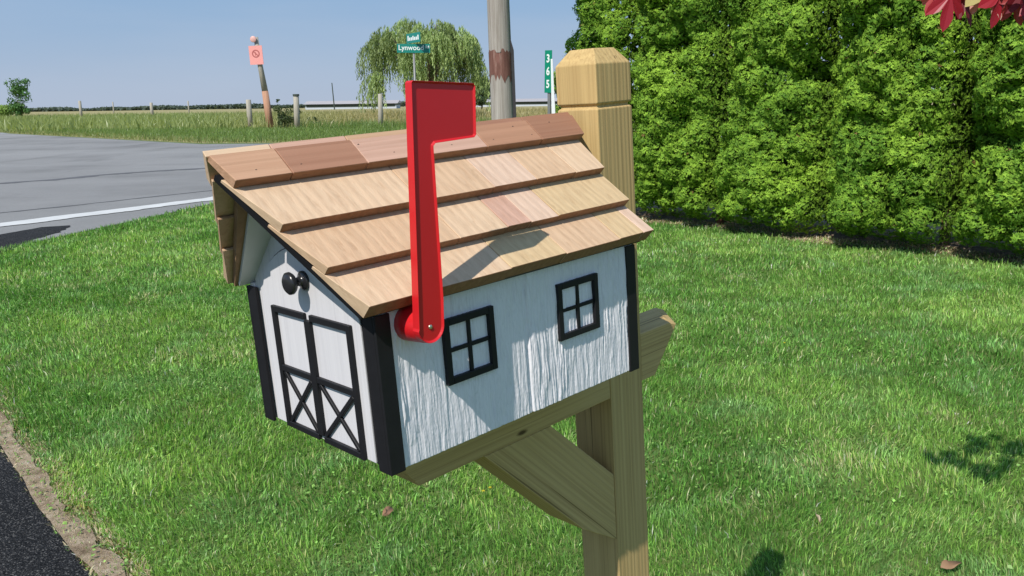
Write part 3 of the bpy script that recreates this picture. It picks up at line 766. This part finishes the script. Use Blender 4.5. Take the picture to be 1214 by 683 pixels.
# feathery upright plumes standing off the clumps
npl = 12000; Tp = RNG.uniform(0, Lh, npl); Zp = RNG.uniform(.12, 4.6, npl)
Pp, j1_, j2_ = hedge_pt(Tp, Zp, .03); Np = hedge_normal(Tp, Zp); Lp = RNG.uniform(.05, .12, npl)
Ax = Np * .75 + np.array([0, 0, .75]) + RNG.normal(0, .28, (npl, 3)); Ax /= np.linalg.norm(Ax, axis=1)[:, None]
Sd = np.cross(Np, Ax); Sd /= np.linalg.norm(Sd, axis=1)[:, None] + 1e-9
fp = np.clip(RNG.normal(.55, .28, npl) + (j2_ - .5) * .5, 0, 1)[:, None]; cp = (g0 * (1 - fp) + g1 * fp) * RNG.uniform(.8, 1.2, (npl, 1))
for q_ in range(7):
    u_ = q_ / 6; sg_ = 0 if q_ == 6 else (.85 if q_ % 2 else -.85)
    d_ = Ax + Sd * sg_; Ps_.append(Pp + Ax * (Lp * u_)[:, None] + Sd * (sg_ * Lp * .16)[:, None] * (1.1 - u_) + RNG.normal(0, .004, (npl, 3)))
    Ns_.append(Np + Ax * .2); Ds_.append(d_ * 4); Cs_.append(cp * (.92 + .16 * u_)); Ss_.append(Lp * (.50 - .20 * u_))
quads(np.concatenate(Ps_), np.concatenate(Ns_), np.concatenate(Ss_), .36, np.concatenate(Cs_), 'foliage', M['hedgeleaf'], hedge, droop=np.concatenate(Ds_), jit=.26)
n = 90000
T2 = RNG.uniform(0, Lh, n); Z2 = RNG.uniform(.22, 4.7, n)
Pt, _, _ = hedge_pt(T2, Z2, .10 + RNG.uniform(0, .25, n))
quads(Pt, hedge_normal(T2, Z2), RNG.uniform(.06, .12, n), .6, np.tile(np.array([[.10, .175, .025]]), (n, 1)) * RNG.uniform(.7, 1.3, (n, 1)), 'inner_foliage', M['hedgeleaf'], hedge)
n = 40000
T2 = RNG.uniform(.5, Lh, n); Z2 = RNG.uniform(.25, 4.7, n); dd = RNG.uniform(.35, 1.3, n)
Pt = np.stack([A[0] + ax[0] * T2 - nr[0] * dd, A[1] + ax[1] * T2 - nr[1] * dd, Z2], 1)
quads(Pt, sph(n), RNG.uniform(.10, .18, n), .7, np.tile(np.array([[.10, .175, .025]]), (n, 1)) * RNG.uniform(.7, 1.3, (n, 1)), 'inner_foliage', M['hedgeleaf'], hedge)
for o_ in [o for o in C.objects if o.parent == hedge]: o_.matrix_parent_inverse = Matrix.Translation((-4.2, -9.6, 0))
# inner twig mass: dark branch wood filling the row
tm = MB()
for i in range(ntree):
    t_ = (i + .5) / ntree; c = A + ax * Lh * t_ - nr * .35
    tm.tube([(c[0], c[1], 0), (c[0] + .02, c[1], 1.6), (c[0], c[1], 4.4)], [.06, .045, .015], 8, grain=2)
    o_ = tm.build('trunk', M['bark'], hedge); o_.matrix_parent_inverse = Matrix.Translation((-4.2, -9.6, 0)); tm = MB()
sp_ = ground(853, 266); st2 = MB(); sp_l = [float(v) for v in sp_]
st2.tube([(0, 0, -.02), (.01, .0, .10), (-.01, .01, .26), (0, .0, .33)], [.045, .05, .04, .03], 10, grain=2, col=(1, 1, 1))
st2.tube([(0, 0, .16), (-.05, 0, .24), (-.06, .0, .30)], [.03, .025, .015], 8, grain=2)
M['stump'] = wood('reddish_bark', (.22, .09, .055), (.32, .15, .10), (.10, .035, .025), across=40, along=6, bd=.006)
so2 = st2.build('stump', M['stump'], None, True); so2.location = sp_l; tag(so2, 'small reddish brown stump at the foot of the hedge', 'stump')
# ------------------------------------------------------------------ generic leafy tree
def tree(name, label, cat, base, h, wid, cols, nleaf, lsize, mat=None, trunk_h=.3, group=None, squash=.8, seed=0, ncl=24, trr=.03):
    rs = np.random.default_rng(seed)
    e_ = empty(name, base); tag(e_, label, cat, group)
    cs = []; 
    for i in range(ncl):
        a = rs.uniform(0, 6.28); r = wid / 2 * math.sqrt(rs.random()) * .75; z = h * (trunk_h + (1 - trunk_h) * rs.uniform(.1, .88))
        fall = math.sqrt(max(.05, 1 - ((z / h - .6) / .55) ** 2)); cs.append((r * math.cos(a) * fall, r * math.sin(a) * fall, z))
    cs = np.array(cs); rc = rs.uniform(.13, .24, ncl) * wid
    idx = rs.integers(0, ncl, nleaf); u = sph(nleaf); Pt = cs[idx] + u * (rc[idx] * rs.uniform(.55, 1.05, nleaf))[:, None] * np.array([1, 1, squash])
    Pt[:, 2] = np.maximum(Pt[:, 2], .02)
    f = rs.random(nleaf)[:, None]; col = (np.array(cols[0]) * (1 - f) + np.array(cols[1]) * f) * rs.uniform(.75, 1.25, (ncl, 1))[idx]
    quads(Pt, u, lsize * rs.uniform(.6, 1.3, nleaf), .6, col, 'crown', mat or M['leaf'], e_)
    tm = MB(); tm.tube([(0, 0, -.02), (.02 * h, 0, h * trunk_h), (0, 0, h * .75)], [trr * h, trr * .8 * h, trr * .25 * h], 8, grain=2)
    for c in cs[:: max(1, ncl // 8)]:
        tm.tube([(.01 * h, 0, h * trunk_h * .9), (c[0] * .5, c[1] * .5, (c[2] + h * trunk_h) / 2), tuple(c)], [trr * .5 * h, trr * .3 * h, trr * .1 * h], 6, grain=2)
    tm.build('trunk', M['bark'], e_, True)
    return e_
# willow
wb = ground(505, 143); wd = wb[1]; S = wd / F_PX
wil = empty('willow_tree', wb); tag(wil, 'broad weeping willow with drooping green strands beyond the field edge', 'tree')
Wd, Hh = 138 * S, 122 * S
strands = []; crown = []
cs = []
for i in range(38):
    a = random.uniform(0, 6.28); r = math.sqrt(random.random()); ox = r * math.cos(a); oy = r * math.sin(a)
    top = Hh * (.60 + .38 * math.sqrt(max(0, 1 - (ox * .95) ** 2 - .4 * oy ** 2))) * random.uniform(.78, 1.0)
    cs.append((ox * Wd * .44, oy * Wd * .36, top, random.uniform(.045, .10) * Wd))
cs.append((-.40 * Wd, -.2 * Wd, Hh * .42, .07 * Wd)); cs.append((-.33 * Wd, -.25 * Wd, Hh * .45, .06 * Wd))
SP = []; SC = []
for ci, (cx, cy, ctop, cr_) in enumerate(cs):
    tint = random.uniform(.65, 1.3); Lc = Hh * random.uniform(.20, .52); low = ctop < Hh * .5
    if low: Lc = Hh * .27
    for k in range(int(14 + 240 * cr_ / Wd)):
        a = random.uniform(0, 6.28); r = cr_ * math.sqrt(random.random())
        x = cx + r * math.cos(a); y = cy + r * math.sin(a); z0 = ctop - (r / cr_) ** 2 * cr_ * 1.0 + random.gauss(0, .012) * Hh
        L = Lc * random.uniform(.55, 1.15)
        rx_ = (x - cx) * .35 + cx * .08; ry_ = (y - cy) * .35 + cy * .08; ph = random.uniform(0, 6)
        ns = int(30 * L / (Hh * .4)) + 6
        for j in range(ns):
            tt = j / ns; out = math.sin(min(1, tt * 2.2) * 1.57)
            SP.append((x + rx_ * out + .02 * Wd * math.sin(tt * 3 + ph) * tt + random.gauss(0, .06), y + ry_ * out + random.gauss(0, .06), max(.9, z0 + cr_ * .25 * math.sin(min(tt * 6, 3.14)) - L * tt)))
            SC.append(tint)
SP = np.array(SP); n = len(SP); f = RNG.random(n)[:, None]
col = (np.array([.22, .31, .11]) * (1 - f) + np.array([.38, .47, .20]) * f) * np.array(SC)[:, None]
quads(SP, sph(n) * np.array([1, 1, .2]), RNG.uniform(.22, .46, n), .26, col, 'crown', M['leaf'], wil, droop=np.array([0, 0, -2.2]))
tm = MB(); tm.tube([(0, 0, 0), (.1, 0, Hh * .25), (.3, 0, Hh * .5)], [.45, .36, .25], 10, grain=2)
for (cx, cy, ctop, cr_) in cs[::2]: tm.tube([(.15, 0, Hh * .3), (cx * .5, cy * .5, Hh * .6), (cx, cy, ctop - .4)], [.2, .12, .04], 6, grain=2)
tm.build('trunk', M['bark'], wil, True)

b = at(571, 133, 190); b[2] = 0
tree('round_tree', 'small dark round tree between the willow and the utility pole', 'tree', b, 7.4, 5.8, [(.05, .085, .04), (.08, .12, .05)], 9000, .45, trunk_h=.15, seed=3)
b = ground(27, 142)
tree('sapling', 'tall loose green sapling rising from the field edge at far left', 'sapling', b, 6.6, 4.4, [(.06, .15, .04), (.12, .24, .07)], 2200, .34, trunk_h=.05, seed=21, ncl=24, trr=.012)
b = ground(6, 142)
tree('shrub', 'low light green shrub left of the tall sapling', 'shrub', b, 2.2, 4.2, [(.15, .25, .05), (.22, .33, .08)], 3500, .30, trunk_h=.02, seed=6, ncl=14, trr=.012)
b = ground(340, 153)
tree('weedy_bush', 'scruffy dark weedy bush between the red sign pole and a fence post', 'bush', b, 1.75, 2.0, [(.06, .09, .035), (.11, .15, .06)], 1500, .13, trunk_h=.02, seed=8, ncl=14, trr=.012)
b = ground(331, 152.5)
tree('thin_weed', 'thin upright weed stalk poking above the scruffy bush', 'plant', b, 2.3, .35, [(.06, .10, .04), (.1, .14, .05)], 180, .13, trunk_h=.05, seed=9, ncl=9, trr=.008)
b = ground(372, 151)
tree('low_weed', 'low dark weed right of the thick fence post', 'plant', b, .8, 1.0, [(.06, .09, .035), (.11, .15, .06)], 500, .11, trunk_h=.02, seed=10, ncl=8, trr=.012)

# far tree line, distance haze mixed into its leaf colour
n = 42000; X = RNG.uniform(-420, 300, n); hgt = .9 + 5.5 * np.clip(fbm(X * .022, X * 0, 3) - .42, 0, 1) + 1.5 * vnoise(X * .07, X * 0, 6) ** 2
hgt = np.where((X > -150) & (X < -100), hgt * .6, hgt)
Pt = np.stack([X, 560 + RNG.uniform(-12, 12, n) - .25 * np.abs(X), hgt * RNG.random(n) ** .6], 1)
f = RNG.random(n)[:, None]; col = np.array([.10, .13, .105]) * (1 - f) + np.array([.12, .155, .125]) * f
tag(quads(Pt, sph(n), RNG.uniform(1.0, 2.2, n), .8, col, 'tree_line', M['leaf']), 'distant dark line of trees along the horizon', 'trees', kind='stuff')

# long low farm building
def barn(x0, x1, dist, label):
    a = at(x0, 129, dist); b_ = at(x1, 129, dist); e_ = empty('farm_building', (a[0], dist, 0)); L = b_[0] - a[0]
    tag(e_, label, 'building', 'long low farm buildings on the horizon')
    m_ = MB(); m_.box((0, 0, 0), (L, 12, 1.35), grain=0); m_.build('wall', M['bwall'], e_)
    m_ = MB(); m_.box((.5, -.06, .75), (L - .5, -.004, 1.88), grain=0); m_.build('window_band', M['bdark'], e_)
    m_ = MB(); m_.prism([(-.8, 1.9), (6, 3.1), (12.8, 1.9)], 0, -.6, L + .6, grain=0); m_.build('roof', M['broof'], e_)
M['bwall'] = simple('pale_siding', (.50, .54, .60), .6, vs=.3); M['bdark'] = simple('dark_openings', (.06, .075, .06), .5, vs=.5); M['broof'] = simple('pale_roof', (.40, .37, .37), .5, vs=.2)
barn(362, 470, 330, 'long low pale farm building with a pinkish roof left of the willow')
barn(560, 690, 360, 'long low pale farm building glimpsed right of the utility pole')

# ================================================================== FENCE POSTS
def fpost(px, ybase, ytop, wpx, lean, label, cap=False):
    b_ = ground(px, ybase); S = b_[1] / F_PX; hgt = (ybase - ytop) * S; r = wpx * S / 2
    e_ = MB(); e_.tube([(0, 0, -.05), (lean * .5, 0, hgt * .5), (lean, 0, hgt - .02), (lean, 0, hgt)], [r * 1.05, r, r * .95, r * .8], 12, grain=2)
    if True:
        o_ = e_.build('fence_post', M['oldpost'], None, True); o_.location = [float(v) for v in b_]
        tag(o_, label, 'fence post', 'weathered fence posts at the field edge')
    if cap:
        c_ = MB(); c_.tube([(lean, 0, hgt - .005), (lean, 0, hgt + .13)], r * 1.12, 12, grain=2); c_.build('post_cap', M['bdark'], o_, False)
    return o_
fpost(297, 152, 119.5, 6.2, .0, 'weathered grey fence post just left of the leaning sign pole')
fpost(352.5, 153, 115.5, 6.8, .06, 'thick pale fence post with a dark cap right of the sign pole', True)
fpost(451.5, 152.5, 113, 5.6, .06, 'slim fence post standing under the left edge of the willow')
fpost(97, 142, 120.5, 3.2, 0, 'distant fence post nearest the sapling at far left')
fpost(181, 141, 122.5, 3.6, 0, 'distant stout fence post midway between sapling and sign pole')
fpost(135.5, 138, 121.5, 1.4, 0, 'thin distant stake between the two distant posts')
fpost(224.5, 138, 120.5, 1.6, 0, 'thin distant stake left of the leaning sign pole')

# leaning sign pole with faded pink sign
b_ = ground(321, 153); S = b_[1] / F_PX
sp = empty('sign_pole', b_); tag(sp, 'leaning reddish wooden pole carrying a faded pink square sign', 'pole')
def off_(px, py): return ((px - 321) * S, 0, (153 - py) * S)
m_ = MB(); m_.tube([off_(321, 154), off_(317.5, 110)], [.27, .23], 12, grain=2); m_.build('pole_shaft', M['redpost'], sp, True)
m_ = MB(); m_.tube([off_(317.5, 110), off_(313.5, 76), off_(311.5, 50)], [.22, .17, .16], 12, grain=2); m_.build('pole_top', M['oldpost'], sp, True)
M['pink'] = simple('faded_pink', (.80, .34, .31), .5, vs=1.2, var=.1); M['pinkmark'] = simple('faded_mark', (.42, .12, .11), .5)
M['palepink'] = simple('pale_pink', (.66, .38, .34), .4)
sg = empty('no_entry_sign', b_ + np.array(off_(311.5, 70)) + np.array([0, -.26, 0])); tag(sg, 'faded pink square sign with a slashed circle symbol', 'sign')
h2 = .44; wq = 7.6 * S; hq = 10.4 * S
m_ = MB(); m_.box((-wq, -.02, -hq), (wq, .02, hq), grain=2); pn = m_.build('panel', M['pink'], sg); 
m_ = MB(); V = []; F = []; nn = 28
for k in range(nn):
    a = 2 * math.pi * k / nn
    for r in (.19, .27): V.append((r * math.cos(a), -.026, .10 + r * math.sin(a)))
for k in range(nn): a = 2 * k; c = 2 * ((k + 1) % nn); F.append((a, a + 1, c + 1, c))
V += [(-.16, -.026, .21), (-.11, -.026, .26), (.16, -.026, -.01), (.11, -.026, -.06)]; F.append((2 * nn, 2 * nn + 1, 2 * nn + 2, 2 * nn + 3))
V += [(-.05, -.028, .21), (.0, -.028, .21), (.0, -.028, -.02), (-.05, -.028, -.02)]; F.append((2 * nn + 4, 2 * nn + 5, 2 * nn + 6, 2 * nn + 7))
m_.add(V, F); m_.build('slashed_circle', M['pinkmark'], pn)
sg.rotation_euler = (0, R(-2), 0)
disc = lathe_x([(-.05, .19), (-.03, .215), (.03, .215), (.05, .16)], (0, 0, 0), 24, 'reflector', M['palepink'], None, 1)
disc.location = [float(v) for v in (b_ + np.array(off_(309.5, 52.5)) + np.array([0, -.24, 0]))]
tag(disc, 'round pale pink reflector disc at the top of the leaning pole', 'reflector')

# ================================================================== UTILITY POLE
def up_mat():
    m = NT('utility_pole_wood'); g = m.attr('g')['Vector']; o = m.obj()
    fine = m.noise(m.mapv(g, (34, 1.2, 34)), 1.0, 6, .7, .3); br = m.noise(m.mapv(g, (7, .6, 7)), 1.0, 3)
    c = m.ramp(fine, [(.3, (.17, .14, .12)), (.5, (.36, .33, .30)), (.72, (.50, .47, .43))])
    c = m.mix(c, (.30, .25, .21), m.math('MULTIPLY', br, .5))
    m.set(Base_Color=c, Roughness=.85, Specular_IOR_Level=.2, Normal=m.bump(fine, .8, .006)); return m.m
M['upole'] = up_mat()
pb = at(596, 140, 10.5); pb[2] = 0
PD = 10.5; S = PD / F_PX
x_b = at(596, 140, PD)[0]; z_b = at(596, 140, PD)[2]; x_t = at(590.5, 0, PD)[0]; z_t = at(590.5, 0, PD)[2]
sl = (x_t - x_b) / (z_t - z_b)
pole = empty('utility_pole', (x_b - sl * z_b, PD, 0)); tag(pole, 'weathered grey wooden utility pole with a reddish brown band', 'utility pole')
rP = 13.0 * S
m_ = MB(); m_.tube([(sl * z, 0, z) for z in (0, 1, 2, 3, 5, 9)], [rP * 1.06, rP * 1.03, rP, rP * .97, rP * .92, rP * .82], 28, grain=2); m_.build('pole_shaft', M['upole'], pole, True)
def zpx(py): return at(596, py, PD)[2]
# reddish stained band, open at its edges
def band_mat():
    m = NT('rust_band'); g = m.attr('g')['Vector']
    f = m.noise(m.mapv(g, (30, 3, 30)), 1.0, 5, .7); c = m.ramp(f, [(.3, (.10, .045, .035)), (.55, (.20, .095, .075)), (.75, (.36, .25, .21))])
    m.set(Base_Color=c, Roughness=.8, Specular_IOR_Level=.2, Normal=m.bump(f, .7, .004)); return m.m
z0, z1 = zpx(94), zpx(61)
m_ = MB(); n = 40; V = []; F = []
for i, z in enumerate((z0, z0 + .06, (z0 + z1) / 2, z1 - .02, z1)):
    for j in range(n):
        a = 2 * math.pi * j / n; zz = z + (random.uniform(-.06, .06) if i == 0 else random.uniform(-.03, .03) if i == 4 else 0)
        r = rP * (1.022 - .01 * 0) * (1.0 + .004); V.append((sl * zz + r * math.cos(a), r * math.sin(a), zz))
for i in range(4):
    for j in range(n): a = i * n + j; b2 = i * n + (j + 1) % n; F.append((a, b2, b2 + n, a + n))
m_.add(V, F, grain=2); m_.build('rust_band', band_mat(), pole, True)
# dark cable guard down the right of the pole, splayed at its foot
M['guard'] = simple('dark_guard', (.045, .042, .045), .6, var=.3, vs=6, bs=20, bd=.004)
m_ = MB(); zt_, zm_, zk = zpx(40), zpx(60), 0
for (za, ra, zb2, rb) in ((9, .035, zt_, .035), (zt_, .035, zm_, .085), (zm_, .085, 0, .09)):
    V = []
    for z, r in ((zb2, rb), (za, ra)):
        cx = sl * z + rP * .80
        V += [(cx - .03, -.055, z), (cx - .03 + r, -.05, z), (cx - .03 + r, .06, z), (cx - .03, .06, z)]
    m_.hexa(V, grain=2)
m_.build('cable_guard', M['guard'], pole)

# ================================================================== HOUSE NUMBER AND STREET SIGN
M['green'] = simple('sign_green', (.0, .22, .125), .4, .4, var=.05); M['teal'] = simple('street_green', (.01, .20, .16), .4, .4, var=.06)
M['signwhite'] = simple('sign_white', (.8, .82, .8), .4, .4, var=.02); M['tlight'] = simple('sign_pale_green', (.25, .58, .48), .4)
M['galv'] = simple('galvanised', (.22, .22, .22), .5, .4, metal=.3, var=.15)
M['vinyl'] = simple('white_vinyl', (.80, .81, .82), .4, .4, var=.03)
def text_mesh(txt, size, mat, parent, name, loc, rot, sx=1, spacing=1, depth=.0015, bold=.0):
    cu = bpy.data.curves.new(name, 'FONT'); cu.body = txt; cu.size = size; cu.align_x = 'CENTER'; cu.align_y = 'CENTER'
    cu.extrude = depth; cu.space_character = spacing; cu.offset = bold; cu.resolution_u = 3
    to = bpy.data.objects.new('tmp', cu); C.objects.link(to); bpy.context.view_layer.update()
    me = bpy.data.meshes.new_from_object(to.evaluated_get(bpy.context.evaluated_depsgraph_get()))
    bpy.data.objects.remove(to); me.name = name; me.materials.clear()
    o_ = link(name, me, mat, parent); o_.location = loc; o_.rotation_euler = rot; o_.scale = (sx, 1, 1)
    return o_
ND = 9.6; S = ND / F_PX
ctr = at(650, 85, ND); ns = empty('house_number_sign', (ctr[0], ND, 0)); tag(ns, 'narrow vertical green sign with white house number 365', 'sign')
hh = 47.5 * S; ww = .108; ang = R(48)
pl_ = MB(); pl_.box((-ww / 2, -.003, -hh / 2), (ww / 2, .003, hh / 2), grain=2); pl_o = bevel(pl_.build('number_plate', M['green'], ns), .002)
pl_o.location = (0, 0, ctr[2]); pl_o.rotation_euler = (0, R(1.5), -ang)
for k, ch in enumerate('365'):
    text_mesh(ch, .118, M['signwhite'], pl_o, 'digit', (0, -.0045, hh * (.30 - .30 * k) - .0), (R(90), 0, 0), .9, bold=.003)
m_ = MB(); m_.box((-.02, .006, 0), (.02, .024, ctr[2] - hh * .3), grain=2); gp = m_.build('sign_stake', M['galv'], ns); gp.rotation_euler = (0, 0, -ang)
# white marker post beside it
wc = at(656, 134, 9.3); wt = at(653.8, 70, 9.3)
me_ = MB(); k_ = (wt[0] - wc[0]) / (wt[2] - wc[2]); x0_ = wc[0] - k_ * wc[2]
me_.hexa([(-.045, -.02, 0), (.045, -.02, 0), (.045, .02, 0), (-.045, .02, 0), (k_ * wt[2] - .008, -.01, wt[2]), (k_ * wt[2] + .012, -.01, wt[2]), (k_ * wt[2] + .012, .01, wt[2]), (k_ * wt[2] - .008, .01, wt[2])], grain=2)
o_ = bevel(me_.build('marker_stake', M['vinyl']), .003); o_.location = (x0_, 9.3, 0); tag(o_, 'white tapered marker stake right beside the green number sign', 'stake')

SD_ = 23.5; S = SD_ / F_PX
c = at(490.5, 57.5, SD_); ss = empty('street_sign', (at(492, 100, SD_)[0], SD_, 0)); tag(ss, 'green street name sign on a thin pole reading Lynwood in front of the willow', 'street sign')
m_ = MB(); m_.tube([(0, 0, 0), (0, 0, c[2] + .02)], .03, 10, grain=2); m_.build('sign_pole', M['galv'], ss, True)
xo = c[0] - ss.location.x
m_ = MB(); m_.box((-.44, -.004, -.115), (.44, .004, .115), grain=0); b1 = bevel(m_.build('name_blade', M['teal'], ss), .002); b1.location = (xo, -.04, c[2] + .0); b1.rotation_euler = (0, R(1.0), 0)
text_mesh('Lynwood', .185, M['signwhite'], b1, 'lettering', (-.065, -.0065, .012), (R(90), 0, 0), .98, bold=.002)
text_mesh('Rd', .10, M['signwhite'], b1, 'lettering', (.365, -.0065, .035), (R(90), 0, 0), .9, bold=.003)
m_ = MB(); m_.box((-.42, -.004, -.125), (.42, .004, .125), grain=0); b2_ = bevel(m_.build('name_blade', M['teal'], ss), .002); b2_.location = (0, 0, c[2] + .27); b2_.rotation_euler = (0, 0, R(-58))
m_ = MB(); 
for k in range(7): 
    hgt_ = (.13, .08, .08, .11, .08, .08, .12)[k]; m_.box((-.34 + k * .1, -.007, -.06), (-.275 + k * .1, -.0045, -.06 + hgt_), grain=0)
m_.build('lettering', M['signwhite'], b2_)
# far mast
b_ = at(396.5, 128, 300); m_ = MB(); m_.tube([(0, 0, 0), (-.4, 0, 9.0)], [.22, .16], 8, grain=2); o_ = m_.build('distant_pole', M['bdark']); o_.location = (float(b_[0]), 300, 0)
tag(o_, 'thin dark pole standing far off beyond the fence', 'pole')

# ================================================================== FALLEN LEAVES AND SMALL FLOWERS
def fleaf(px, py, size, colr, label, rot):
    b_ = ground(px, py, .03); n = 14; V = [(0, 0, .0)]; F = []
    for k in range(n):
        a = 2 * math.pi * k / n; r = size * (.5 + .12 * math.cos(2 * a)) * (1 - .3 * abs(math.sin(a))) * random.uniform(.9, 1.08)
        V.append((r * math.cos(a) * 1.0, r * math.sin(a) * .85, size * (.20 * abs(math.sin(a)) + .12 * math.cos(a * 2 + 1))))
    for k in range(n): F.append((0, 1 + k, 1 + (k + 1) % n))
    m_ = MB(); m_.add(V, F, col=colr); o_ = m_.build('fallen_leaf', M['leaf'], None, True); so_ = o_.modifiers.new('s', 'SOLIDIFY'); so_.thickness = .0006
    o_.location = [float(v) for v in b_]; o_.rotation_euler = rot
    tag(o_, label, 'leaf', 'dry leaves fallen on the lawn')
fleaf(458, 607, .065, (.48, .27, .17), 'curled tan leaf on the grass below the mailbox', (R(40), 0, R(70)))
fleaf(969, 615, .062, (.62, .50, .36), 'pale beige leaf standing in the grass right of the post', (R(60), 0, R(80)))
fleaf(1127, 671, .075, (.36, .22, .13), 'brown crumpled leaf at the bottom right of the lawn', (R(10), 0, R(20)))
def flower(px, py, label):
    b_ = ground(px, py, .04); m_ = MB()
    for k in range(7):
        a = 2 * math.pi * k / 7; m_.add([(0, 0, .004), (.006 * math.cos(a - .35), .006 * math.sin(a - .35), .006), (.008 * math.cos(a), .008 * math.sin(a), .003), (.006 * math.cos(a + .35), .006 * math.sin(a + .35), .006)], [(0, 1, 2, 3)], col=(.75, .60, .04))
    o_ = m_.build('yellow_flower', M['leaf']); o_.location = [float(v) for v in b_]
    s_ = MB(); s_.tube([(0, 0, -.045), (0, 0, .003)], .0012, 6, col=(.08, .16, .03)); s_.build('stem', M['leaf'], o_)
    tag(o_, label, 'flower', 'tiny yellow flowers in the lawn')
flower(573, 583, 'tiny yellow lawn flower, left one of the pair under the brace'); flower(581, 579, 'tiny yellow lawn flower, right one of the pair under the brace')
flower(930, 407, 'tiny yellow lawn flower right of the post in the middle of the lawn')

# ================================================================== MAPLE AT THE RIGHT
mt = empty('maple_tree', (3.25, 1.75, 0)); tag(mt, 'red leaved maple branch hanging into the top right corner', 'tree')
def leaf_shape():
    lobes = [(0, 1.0), (50, .85), (102, .62), (-50, .85), (-102, .62)]
    pts = []
    for a0, L in sorted(lobes, key=lambda q: -q[0]):
        for da, r in ((20, .66 * L), (11, .84 * L), (0, L), (-11, .84 * L), (-20, .66 * L)): pts.append((a0 + da, r))
        pts.append((a0 - 26, .44))
    pts[-1] = (-150, .12); pts.insert(0, (150, .12))
    return [(r * math.cos(R(a)), r * math.sin(R(a))) for a, r in pts]
LS = leaf_shape()
def maple_leaf(P, size, direction, normal, colr, curl):
    T = np.array(direction, float); T /= np.linalg.norm(T); N = np.array(normal, float); N -= N @ T * T; N /= np.linalg.norm(N); B = np.cross(N, T)
    V = [np.array(P)]; c_ = [tuple(x * .8 for x in colr)]
    for u_, v_ in LS:
        V.append(P + size * (T * u_ + B * v_ * (1 - .25 * curl) - N * (curl * (u_ * u_ * .35 + v_ * v_ * .75)) + N * random.uniform(-.02, .02)))
    n = len(V) - 1; F = [(0, 1 + k, 1 + (k + 1) % n) for k in range(n)]
    m_ = MB(); m_.add([v - np.array([3.25, 1.75, 0]) for v in V], F, col=colr)
    o_ = m_.build('leaf', M['redleaf'], mt); return o_
REDS = [(.34, .02, .035), (.16, .012, .022), (.42, .06, .06), (.60, .30, .24), (.45, .38, .14), (.26, .32, .08), (.66, .42, .36)]
br = MB(); O = np.array([3.25, 1.75, 0])
def bt(pts, rad): br.tube([np.array(p) - O for p in pts], rad, 8, grain=2)
tip = at(1172, -28, 2.15); mid = np.array([2.15, 2.05, 2.35])
bt([(3.25, 1.75, -.02), (3.28, 1.78, 1.2), (3.22, 1.72, 2.2), (3.3, 1.7, 3.2)], [.06, .05, .04, .02])
bt([(3.24, 1.74, 1.9), (2.75, 1.9, 2.3), mid, tip], [.022, .014, .009, .004])
bt([mid, (1.9, 1.9, 2.25), at(1235, -20, 2.0)], [.006, .004, .003])
bt([tip, at(1130, -22, 2.2)], [.004, .002]); bt([tip, at(1190, -10, 2.1)], [.003, .0015])
br.build('trunk', M['bark'], mt, True)
VL = C2W @ np.array([0, 0, 1.0])                 # towards the viewer
SOFT = 1
spec = [  # px, py of the leaf base, distance, size, direction (image right, image up), colour index, curl
    (1128, -6, 2.14, .085, (-.15, -1), 0, .75), (1142, -2, 2.16, .070, (.5, -.9), 1, .7), (1116, -14, 2.17, .075, (-.6, -1), 2, .6),
    (1188, -8, 2.10, .085, (-.2, -1), 0, .75), (1203, -2, 2.08, .068, (.4, -.8), 2, .8), (1172, -16, 2.12, .075, (-.9, -.7), 4, .35),
    (1150, -20, 2.2, .08, (.2, -1), 5, .3), (1160, -6, 2.15, .05, (-.4, -1), 3, .5), (1214, -14, 2.05, .08, (.3, -1), 1, .6), (1182, 4, 2.1, .04, (.3, -1), 6, .4),
    (1135, -18, 2.2, .07, (1, -.5), 4, .3), (1105, -22, 2.2, .06, (-.3, -.8), 3, .5),
    (1240, -8, 2.0, .085, (-.2, -1), 0, .5), (1255, -20, 2.0, .085, (.5, -1), 2, .5), (1232, -40, 2.05, .08, (0, -1), 5, .4), (1190, -45, 2.1, .08, (0, -1), 5, .4), (1150, -50, 2.15, .08, (.3, -1), 4, .4)]
for k in range(18):  # unseen leaves above the frame, added to thicken the shadow on the lawn
    spec.append((random.uniform(1205, 1310), random.uniform(-100, -45), random.uniform(1.95, 2.3), random.uniform(.07, .095), (random.uniform(-.6, .6), -1), random.choice((0, 2, 4, 5)), .3))
for (px, py, d, sz, (dx, dy), ci, cu) in spec:
    dirv = C2W @ np.array([dx, dy, random.uniform(-.2, .3)]); nv_ = VL * .7 + np.array([0, 0, .6]) + RNG.normal(0, .25, 3)
    maple_leaf(at(px, py, d), sz, dirv, nv_, REDS[ci], cu)
for k in range(70):                              # the rest of the crown, to the right of the picture
    tt = random.random(); P = np.array([2.1 + 1.5 * tt, 1.9 - .2 * tt, 2.45 + .9 * random.random()]) + RNG.normal(0, .16, 3)
    if P[0] < 1.75: continue
    maple_leaf(P, random.uniform(.06, .085), RNG.normal(0, .5, 3) + np.array([0, 0, -.9]), np.array([-.2, -.4, .7]) + RNG.normal(0, .4, 3), random.choice(REDS), random.uniform(.3, .6))
